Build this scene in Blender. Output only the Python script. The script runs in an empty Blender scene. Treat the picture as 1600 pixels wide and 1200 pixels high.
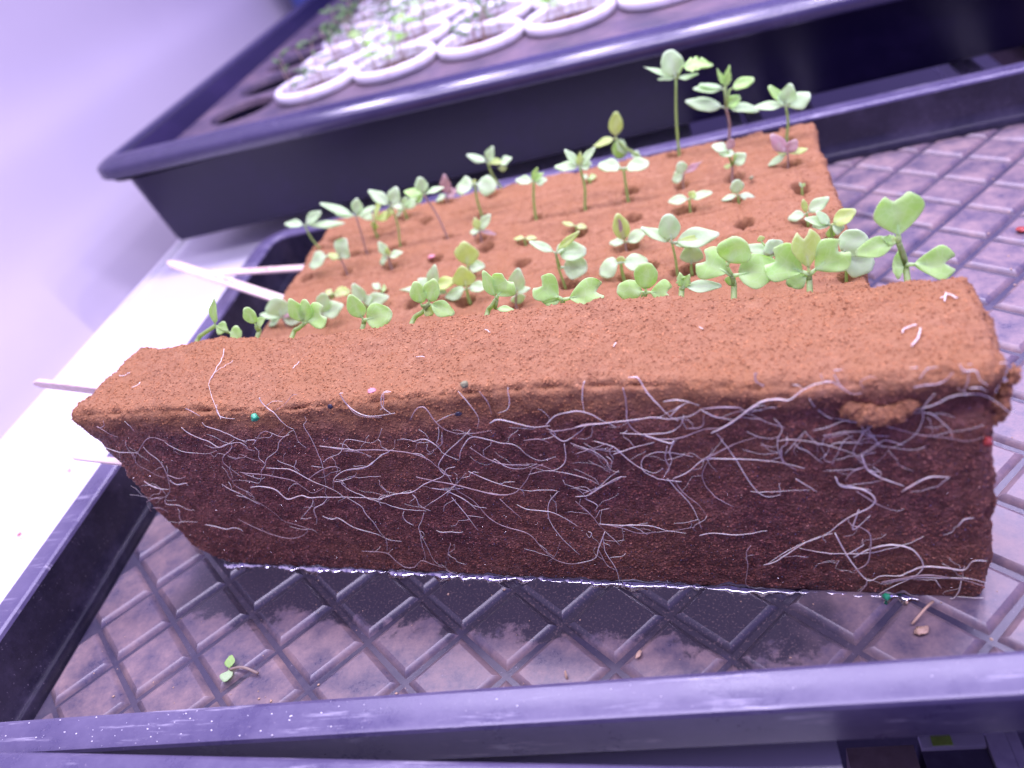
import bpy, math, random
import numpy as np
from mathutils import Vector, Matrix, Euler, noise
random.seed(7)
rng = np.random.default_rng(7)
PI = math.pi
sc = bpy.context.scene
col = sc.collection

# ------------------------------------------------------------------ camera
cd = bpy.data.cameras.new('camera')
cam = bpy.data.objects.new('camera', cd); col.objects.link(cam)
cam.location = (0.2088, -0.0811, 0.1639)
cam.rotation_euler = (0.9289, 0.2699, 0.0939)
cd.sensor_width = 36.0
cd.lens = 36.0*1233.1/1600.0
cd.clip_start = 0.005; cd.clip_end = 50
cd.dof.use_dof = True; cd.dof.focus_distance = 0.200; cd.dof.aperture_fstop = 10.5
sc.camera = cam

# ------------------------------------------------------------------ room light and exposure
w = bpy.data.worlds.new('World'); sc.world = w; w.use_nodes = True
bg = w.node_tree.nodes['Background']
bg.inputs['Color'].default_value = (0.41, 0.32, 1.0, 1)
bg.inputs['Strength'].default_value = 1.20
vs = sc.view_settings
vs.view_transform = 'Standard'; vs.look = 'None'; vs.exposure = 0.0; vs.gamma = 1.0
sc.cycles.max_bounces = 8; sc.cycles.transparent_max_bounces = 8
sc.cycles.sample_clamp_indirect = 6.0
LED = (0.81, 0.72, 1.0)
def lamp(name, loc, energy, sx, sy, rot=(0, 0, 0), spread=180, colr=LED):
    l = bpy.data.lights.new(name, 'AREA'); l.shape = 'RECTANGLE'; l.size = sx; l.size_y = sy
    l.energy = energy; l.color = colr; l.spread = math.radians(spread)
    o = bpy.data.objects.new(name, l); col.objects.link(o); o.location = loc; o.rotation_euler = rot
    return o
# the rack's grow light: two LED bars across the shelf and a row of bare diodes behind them
lamp('grow_light_bar', (0.22, -0.05, 0.50), 2.3, 0.66, 0.08, spread=150)
lamp('grow_light_bar', (0.22, 0.24, 0.50), 3.0, 0.66, 0.08, spread=150)
for i in range(6):
    lamp('grow_light_diode', (-0.08+0.124*i, 0.50, 0.48), 0.68, 0.030, 0.014)

# ------------------------------------------------------------------ helpers
def mesh(name, V, F, smooth=True, sharp=None):
    me = bpy.data.meshes.new(name)
    me.from_pydata([tuple(v) for v in V], [], [tuple(f) for f in F])
    if smooth:
        me.polygons.foreach_set('use_smooth', [True]*len(me.polygons))
        if sharp: me.set_sharp_from_angle(angle=math.radians(sharp))
    me.update()
    return me
def link(name, me, mat=None, parent=None, loc=None):
    o = bpy.data.objects.new(name, me); col.objects.link(o)
    if mat is not None and len(me.materials) == 0: me.materials.append(mat)
    if parent is not None: o.parent = parent
    if loc is not None: o.location = loc
    return o
def obj(name, V, F, mat, parent=None, smooth=True, sharp=None, loc=None):
    """V in world metres; the object's origin is set to its parent's place, or to loc"""
    base = np.array(parent.location if parent is not None else (loc if loc is not None else (0, 0, 0)))
    if parent is not None and parent.parent is not None: base = base + np.array(parent.parent.location)
    me = mesh(name, np.asarray(V, float)-base, F, smooth, sharp)
    return link(name, me, mat, parent, None if parent is not None else tuple(base))
def tag(o, label=None, cat=None, group=None, kind=None):
    if label: o['label'] = label
    if cat: o['category'] = cat
    if group: o['group'] = group
    if kind: o['kind'] = kind
    return o
def thing(name, loc, label, cat, group=None):
    o = bpy.data.objects.new(name, None); col.objects.link(o); o.location = loc; o.empty_display_size = 0.01
    return tag(o, label, cat, group)
class MB:
    def __init__(s): s.V = []; s.F = []
    def add(s, V, F):
        k = len(s.V); s.V += [tuple(v) for v in V]; s.F += [tuple(i+k for i in f) for f in F]
    def box(s, a, b):
        x0, y0, z0 = a; x1, y1, z1 = b
        s.add([(x0,y0,z0),(x1,y0,z0),(x1,y1,z0),(x0,y1,z0),(x0,y0,z1),(x1,y0,z1),(x1,y1,z1),(x0,y1,z1)],
              [(0,3,2,1),(4,5,6,7),(0,1,5,4),(1,2,6,5),(2,3,7,6),(3,0,4,7)])
def catmull(P, k=4):
    P = [np.array(q, float) for q in P]
    if len(P) < 3: return [P[0]+(P[-1]-P[0])*t for t in np.linspace(0, 1, k+1)]
    Q = [2*P[0]-P[1]]+P+[2*P[-1]-P[-2]]; out = []
    for i in range(1, len(Q)-2):
        a, b, c, d = Q[i-1:i+3]
        for j in range(k):
            t = j/k
            out.append(0.5*(2*b+(c-a)*t+(2*a-5*b+4*c-d)*t*t+(3*b-a-3*c+d)*t**3))
    out.append(P[-1]); return out
def tube(P, r, n=6):
    P = [np.array(q, float) for q in P]
    r = list(r) if hasattr(r, '__len__') else [r]*len(P)
    V = []; F = []; prev = None
    for i, q in enumerate(P):
        d = P[min(i+1, len(P)-1)]-P[max(i-1, 0)]; d = d/(np.linalg.norm(d)+1e-12)
        if prev is None:
            a = np.array((0, 0, 1.0)) if abs(d[2]) < .9 else np.array((1.0, 0, 0)); prev = np.cross(d, a)
        prev = prev-d*(prev@d); prev = prev/(np.linalg.norm(prev)+1e-12); s = np.cross(d, prev)
        for k in range(n):
            t = 2*PI*k/n; V.append(q+r[i]*(math.cos(t)*prev+math.sin(t)*s))
    for i in range(len(P)-1):
        for k in range(n): F.append((i*n+k, i*n+(k+1) % n, (i+1)*n+(k+1) % n, (i+1)*n+k))
    F.append(tuple(range(n-1, -1, -1))); F.append(tuple(range((len(P)-1)*n, len(P)*n)))
    return V, F
def lathe(prof, c, n=28, closed=False):
    V = []; F = []; m = len(prof)
    for k in range(n):
        a = 2*PI*k/n
        for r, z in prof: V.append((c[0]+r*math.cos(a), c[1]+r*math.sin(a), c[2]+z))
    for k in range(n):
        k2 = (k+1) % n
        for i in range(m if closed else m-1):
            j = (i+1) % m; F.append((k*m+i, k2*m+i, k2*m+j, k*m+j))
    return V, F
def blob(c, s, seed=0, amp=.15, sub=2, rot=None, freq=1.3):
    import bmesh
    bm = bmesh.new(); bmesh.ops.create_icosphere(bm, subdivisions=sub, radius=1)
    V = []
    M = Euler(rot).to_matrix() if rot else Matrix.Identity(3)
    for v in bm.verts:
        q = v.co*(1+amp*noise.noise(v.co*freq+Vector((seed*3.1, seed*1.7, seed))))
        q = M @ Vector((q.x*s[0], q.y*s[1], q.z*s[2])); V.append((q.x+c[0], q.y+c[1], q.z+c[2]))
    F = [tuple(v.index for v in f.verts) for f in bm.faces]; bm.free()
    return V, F
def fr(p, seed=0.0):
    return noise.noise(Vector((p[0]+seed, p[1]+seed*1.3, p[2]-seed)))

# ------------------------------------------------------------------ materials
class Mat:
    def __init__(s, name):
        s.m = bpy.data.materials.new(name); s.m.use_nodes = True; s.t = s.m.node_tree; s.N = s.t.nodes; s.L = s.t.links
        s.b = s.N['Principled BSDF']; s.out = s.N['Material Output']
        s.co = s.N.new('ShaderNodeTexCoord').outputs['Object']
    def set(s, **k):
        for a, v in k.items():
            i = s.b.inputs[a.replace('_', ' ')]
            if hasattr(v, 'node'): s.L.new(v, i)
            else: i.default_value = (*v, 1) if isinstance(v, tuple) and len(v) == 3 else v
        return s
    def node(s, t, **k):
        n = s.N.new(t)
        for a, v in k.items(): setattr(n, a, v)
        return n
    def noise(s, scale, detail=4, rough=.6, vec=None):
        n = s.node('ShaderNodeTexNoise'); n.inputs['Scale'].default_value = scale; n.inputs['Detail'].default_value = detail
        n.inputs['Roughness'].default_value = rough; s.L.new(vec or s.co, n.inputs['Vector']); return n.outputs['Fac']
    def voro(s, scale, feature='F1'):
        n = s.node('ShaderNodeTexVoronoi', feature=feature); n.inputs['Scale'].default_value = scale
        s.L.new(s.co, n.inputs['Vector']); return n.outputs['Distance'], n.outputs['Color'] if feature == 'F1' else None
    def ramp(s, f, *st):
        n = s.node('ShaderNodeValToRGB'); e = n.color_ramp.elements
        while len(e) < len(st): e.new(.5)
        for i, (p_, c) in enumerate(st):
            e[i].position = p_; e[i].color = (*c, 1) if isinstance(c, tuple) else (c, c, c, 1)
        s.L.new(f, n.inputs['Fac']); return n.outputs['Color']
    def mix(s, f, a, b, mode='MIX'):
        n = s.node('ShaderNodeMix', data_type='RGBA', blend_type=mode)
        for i, v in ((0, f), (6, a), (7, b)):
            if hasattr(v, 'node'): s.L.new(v, n.inputs[i])
            else: n.inputs[i].default_value = (*v, 1) if isinstance(v, tuple) else v
        return n.outputs[2]
    def math(s, op, a, b=0.0):
        n = s.node('ShaderNodeMath', operation=op)
        for i, v in enumerate((a, b)):
            if hasattr(v, 'node'): s.L.new(v, n.inputs[i])
            else: n.inputs[i].default_value = v
        return n.outputs[0]
    def bump(s, h, strength=.3, dist=.001, prev=None):
        n = s.node('ShaderNodeBump'); (s.L.new(strength, n.inputs['Strength']) if hasattr(strength, 'node') else setattr(n.inputs['Strength'], 'default_value', strength)); n.inputs['Distance'].default_value = dist
        s.L.new(h, n.inputs['Height'])
        if prev: s.L.new(prev, n.inputs['Normal'])
        return n.outputs['Normal']
    def attr(s, name): return s.node('ShaderNodeAttribute', attribute_name=name).outputs['Fac']

# sponge: orange brown when dry, dark when soaked ('wet' attribute = how far the water has climbed)
def foam_mat(name, grain):
    f = Mat(name); wet = f.attr('wet')
    d1, c1 = f.voro(1500); n1 = f.noise(420, 5, .65); n2 = f.noise(60, 4); n3 = f.noise(3300, 3, .7)
    dry = f.ramp(n1, (.25, (.225, .100, .044)), (.5, (.305, .148, .066)), (.75, (.41, .222, .108)))
    dry = f.mix(f.ramp(n2, (.35, 0.0), (.65, 1.0)), dry, (.315, .149, .060))
    soak = f.ramp(n1, (.25, (.075, .026, .018)), (.5, (.185, .070, .050)), (.75, (.36, .155, .112)))
    base = f.mix(wet, dry, soak)
    if grain: base = f.mix(1.0, base, f.ramp(f.noise(1900, 2, .6), (.32, (.85, .80, .78)), (.66, (1.75, 1.7, 1.65))), 'MULTIPLY')  # grains paler than the body: light scattering through them put into the colour
    else: base = f.mix(f.math('ADD', .22, f.math('MULTIPLY', wet, .62)), base, f.ramp(n3, (.30, (.28, .24, .24)), (.46, (1, 1, 1))), 'MULTIPLY')
    f.set(Base_Color=base, Roughness=f.math('SUBTRACT', .92, f.math('MULTIPLY', wet, .60)))
    f.b.inputs['Specular IOR Level'].default_value = .45
    if not grain:   # the loose grains are real geometry and need no bump
        hgt = f.math('ADD', f.math('MULTIPLY', d1, 1400*.0011), f.math('MULTIPLY', n3, 1.1))
        f.set(Normal=f.bump(hgt, f.math('ADD', .38, f.math('MULTIPLY', wet, .35)), .0006))
    return f.m
FOAM = foam_mat('brown_sponge', False); GRAIN = foam_mat('brown_sponge_grain', True)

def plastic(name, base, dust, dust_lo, dust_hi, rough, dscale=35, grit=True, scratch=0.0, wetzone=False, spec=.5):
    m = Mat(name); m.co = m.node('ShaderNodeNewGeometry').outputs['Position']; n = m.noise(dscale, 8, .65); g = m.noise(1800, 2, .5)
    k = m.ramp(m.math('ADD', m.math('MULTIPLY', n, .72), m.math('MULTIPLY', m.noise(dscale*11, 6, .8), .28)), (dust_lo, 0.0), (dust_hi, 1.0))
    c = m.mix(k, base, dust)
    if grit: c = m.mix(m.ramp(g, (.70, 0.0), (.76, .8)), c, (.30, .26, .30))
    r = m.math('ADD', rough, m.math('MULTIPLY', k, .22))
    if scratch:
        mp = m.node('ShaderNodeMapping'); mp.inputs['Scale'].default_value = (30, 420, 200); mp.inputs['Rotation'].default_value = (0, 0, .7)
        m.L.new(m.co, mp.inputs['Vector']); s1 = m.noise(1.0, 5, .75, mp.outputs[0]); s2 = m.noise(55, 3)
        sk = m.math('MULTIPLY', m.ramp(s1, (.55, 0.0), (.66, 1.0)), m.ramp(s2, (.42, 0.0), (.58, 1.0)))
        c = m.mix(m.math('MULTIPLY', sk, scratch), c, (.42, .40, .46))
    if wetzone:   # soaked strip along the foot of the upright block: no dust, dark and shiny
        sp = m.node('ShaderNodeSeparateXYZ'); m.L.new(m.co, sp.inputs[0]); X, Y = sp.outputs[0], sp.outputs[1]
        d = m.math('SUBTRACT', m.math('SUBTRACT', .0809, m.math('MULTIPLY', X, .17704)), Y)
        d = m.math('ADD', d, m.math('MULTIPLY', m.math('SUBTRACT', m.noise(55, 10, .72), .5), .040))
        wz = m.math('MULTIPLY', m.ramp(m.math('MULTIPLY', d, 20), (.35, 1.0), (.405, 0.0)), m.ramp(m.math('ADD', X, m.math('MULTIPLY', m.noise(80, 3), .02)), (.048, 0.0), (.060, 1.0), (.232, 1.0), (.243, 0.0)))
        c = m.mix(wz, c, m.mix(m.ramp(g, (.58, 0.0), (.68, 1.0)), (.044, .038, .054), (.15, .11, .11))); r = m.math('ADD', m.math('MULTIPLY', r, m.math('SUBTRACT', 1.0, wz)), m.math('MULTIPLY', wz, .30))
    m.b.inputs['Specular IOR Level'].default_value = spec
    m.set(Base_Color=c, Roughness=r, Normal=m.bump(m.noise(900, 5, .7), .10, .0004)); return m.m
TRAY = plastic('black_tray_plastic', (.013, .012, .024), (.060, .050, .085), .46, .80, .30, 45)
RIM = plastic('scuffed_sheen_rim_plastic', (.082, .070, .142), (.16, .14, .22), .40, .80, .26, 60, scratch=.9, spec=.7)  # violet lamp reflection put into the pale base colour; the scratches are wear
PAD = plastic('dusty_floor_plastic', (.090, .078, .118), (.38, .26, .225), .38, .72, .27, 95, wetzone=True, spec=.75)
FLOOR = plastic('groove_plastic', (.048, .042, .072), (.13, .10, .12), .45, .80, .28, 45, wetzone=True, spec=.75)
TUB = plastic('black_tub_plastic', (.008, .005, .028), (.028, .017, .070), .48, .85, .34, 18, grit=False, spec=.30)
TUBRIM = plastic('tub_rim_sheen_plastic', (.032, .027, .072), (.07, .058, .12), .45, .85,   .19, 30, grit=False, spec=.8)  # paler than the tub: violet reflection put into the base colour
DECK = plastic('deck_plastic', (.065, .053, .085), (.19, .13, .15), .40, .65, .36, 40)

m = Mat('white_board'); m.set(Base_Color=m.mix(m.ramp(m.noise(20, 5), (.3, 0.0), (.8, 1.0)), (.86, .86, .85), (.80, .79, .80)), Roughness=.42); WHITE = m.m
m = Mat('wall_sheet'); m.set(Base_Color=m.mix(m.noise(6, 3), (.46, .42, .47), (.40, .37, .42)), Roughness=.55); WALL = m.m
m = Mat('white_cup_plastic'); m.set(Base_Color=m.mix(m.ramp(m.noise(120, 5), (.55, 0.0), (.8, 1.0)), (.88, .87, .88), (.55, .42, .38)), Roughness=.35); CUP = m.m
m = Mat('potting_soil'); n = m.noise(700, 5, .7); m.set(Base_Color=m.ramp(n, (.3, (.03, .014, .010)), (.7, (.17, .075, .05))), Roughness=.9, Normal=m.bump(n, .9, .002)); SOIL = m.m
m = Mat('pale_root'); n = m.noise(500, 4); m.set(Base_Color=m.ramp(n, (.3, (.74, .63, .50)), (.65, (.94, .88, .74))), Roughness=.42, Subsurface_Weight=.15, Subsurface_Scale=.0006); ROOT = m.m
m = Mat('old_root'); n = m.noise(400, 4); m.set(Base_Color=m.ramp(n, (.3, (.36, .25, .21)), (.65, (.60, .49, .44))), Roughness=.5); ROOT2 = m.m
m = Mat('stick_wood'); mp = m.node('ShaderNodeMapping'); mp.inputs['Scale'].default_value = (60, 900, 900); m.L.new(m.co, mp.inputs['Vector'])
m.set(Base_Color=m.ramp(m.noise(1, 4, .6, mp.outputs[0]), (.3, (.70, .52, .40)), (.7, (.85, .72, .62))), Roughness=.6); WOOD = m.m
def simple(name, c, rough=.5, **k):
    m = Mat(name); m.set(Base_Color=m.mix(m.ramp(m.noise(300, 4), (.3, 0.0), (.7, 1.0)), c, tuple(min(1, x*1.35+.01) for x in c)), Roughness=rough, **k); return m.m
INK = simple('red_ink', (.50, .03, .12)); GREENC = simple('green_seed_coat', (.02, .30, .13), .25); GREYC = simple('grey_green_coat', (.21, .22, .10), .5)
REDC = simple('red_seed_coat', (.30, .035, .025), .4); TAN = simple('tan_husk', (.50, .34, .22), .55); DARKC = simple('dark_seed_coat', (.02, .02, .03), .3)
PINKC = simple('pink_seed_coat', (.62, .25, .26), .5); BLUE = simple('blue_plastic', (.04, .06, .22), .35); RAIL = simple('white_rail', (.75, .72, .78), .4)
KRAFT = simple('kraft_card', (.30, .23, .19), .8); GREENP = simple('yellow_green_plastic', (.45, .70, .10), .4); DARKM = simple('dark_metal', (.10, .09, .13), .5)

def leafmat(name, a, b, trans):
    m = Mat(name); n = m.noise(260, 4, .6); c = m.ramp(n, (.3, a), (.7, b)); c = m.mix(m.math('MULTIPLY', m.attr('pale'), .55), c, tuple(min(.92, x*.45+.48) for x in b))
    vd, vc = m.voro(420, 'DISTANCE_TO_EDGE'); c = m.mix(m.math('MULTIPLY', m.ramp(vd, (.02, 1.0), (.07, 0.0)), .22), c, tuple(min(.92, x*.6+.36) for x in b))
    m.set(Base_Color=c, Roughness=.48, Normal=m.bump(m.noise(900, 3), .12, .0003)); m.b.inputs['Specular IOR Level'].default_value = .4
    m.b.inputs['Subsurface Weight'].default_value = 0
    t = m.node('ShaderNodeBsdfTranslucent'); m.L.new(m.mix(1.0, c, trans, 'MULTIPLY'), t.inputs['Color'])
    x = m.node('ShaderNodeMixShader'); x.inputs[0].default_value = .48
    m.L.new(m.b.outputs[0], x.inputs[1]); m.L.new(t.outputs[0], x.inputs[2]); m.L.new(x.outputs[0], m.out.inputs['Surface']); return m.m
LEAF = {'g': leafmat('green_leaf', (.49, .74, .24), (.60, .83, .34), (1.25, 1.3, .8)),
        'p': leafmat('pale_leaf', (.62, .83, .46), (.74, .90, .58), (1.0, 1.1, .8)),  # waxy paleness, plus light on upper leaf faces put into the colour
        'y': leafmat('yellow_green_leaf', (.62, .76, .24), (.72, .84, .34), (1.1, 1.2, .6)),
        'd': leafmat('dark_green_leaf', (.13, .24, .08), (.20, .34, .13), (1.1, 1.2, .8)),
        'k': leafmat('pink_leaf', (.60, .36, .38), (.62, .52, .40), (1.1, .9, .9))}
STEMG = leafmat('green_stem', (.44, .60, .20), (.54, .70, .30), (1.1, 1.2, .7))
STEMP = leafmat('pink_stem', (.50, .38, .32), (.60, .52, .40), (1.1, .95, .9))

wm = Mat('shallow_water'); g = wm.node('ShaderNodeBsdfGlossy'); g.inputs['Roughness'].default_value = .04
tr = wm.node('ShaderNodeBsdfTransparent'); tr.inputs['Color'].default_value = (.66, .64, .72, 1)
fz = wm.node('ShaderNodeFresnel'); fz.inputs['IOR'].default_value = 1.33
bn = wm.bump(wm.noise(260, 3), .05, .0006); wm.L.new(bn, g.inputs['Normal']); wm.L.new(bn, fz.inputs['Normal'])
x = wm.node('ShaderNodeMixShader'); wm.L.new(fz.outputs[0], x.inputs[0]); wm.L.new(tr.outputs[0], x.inputs[1]); wm.L.new(g.outputs[0], x.inputs[2])
wm.L.new(x.outputs[0], wm.out.inputs['Surface']); WATER = wm.m
wb = Mat('water_bead'); g = wb.node('ShaderNodeBsdfGlossy'); g.inputs['Roughness'].default_value = .06
tr = wb.node('ShaderNodeBsdfTransparent'); tr.inputs['Color'].default_value = (.97, .96, 1, 1)
fz = wb.node('ShaderNodeFresnel'); fz.inputs['IOR'].default_value = 2.5
x = wb.node('ShaderNodeMixShader'); wb.L.new(fz.outputs[0], x.inputs[0]); wb.L.new(tr.outputs[0], x.inputs[1]); wb.L.new(g.outputs[0], x.inputs[2])
wb.L.new(x.outputs[0], wb.out.inputs['Surface']); BEAD = wb.m

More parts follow.
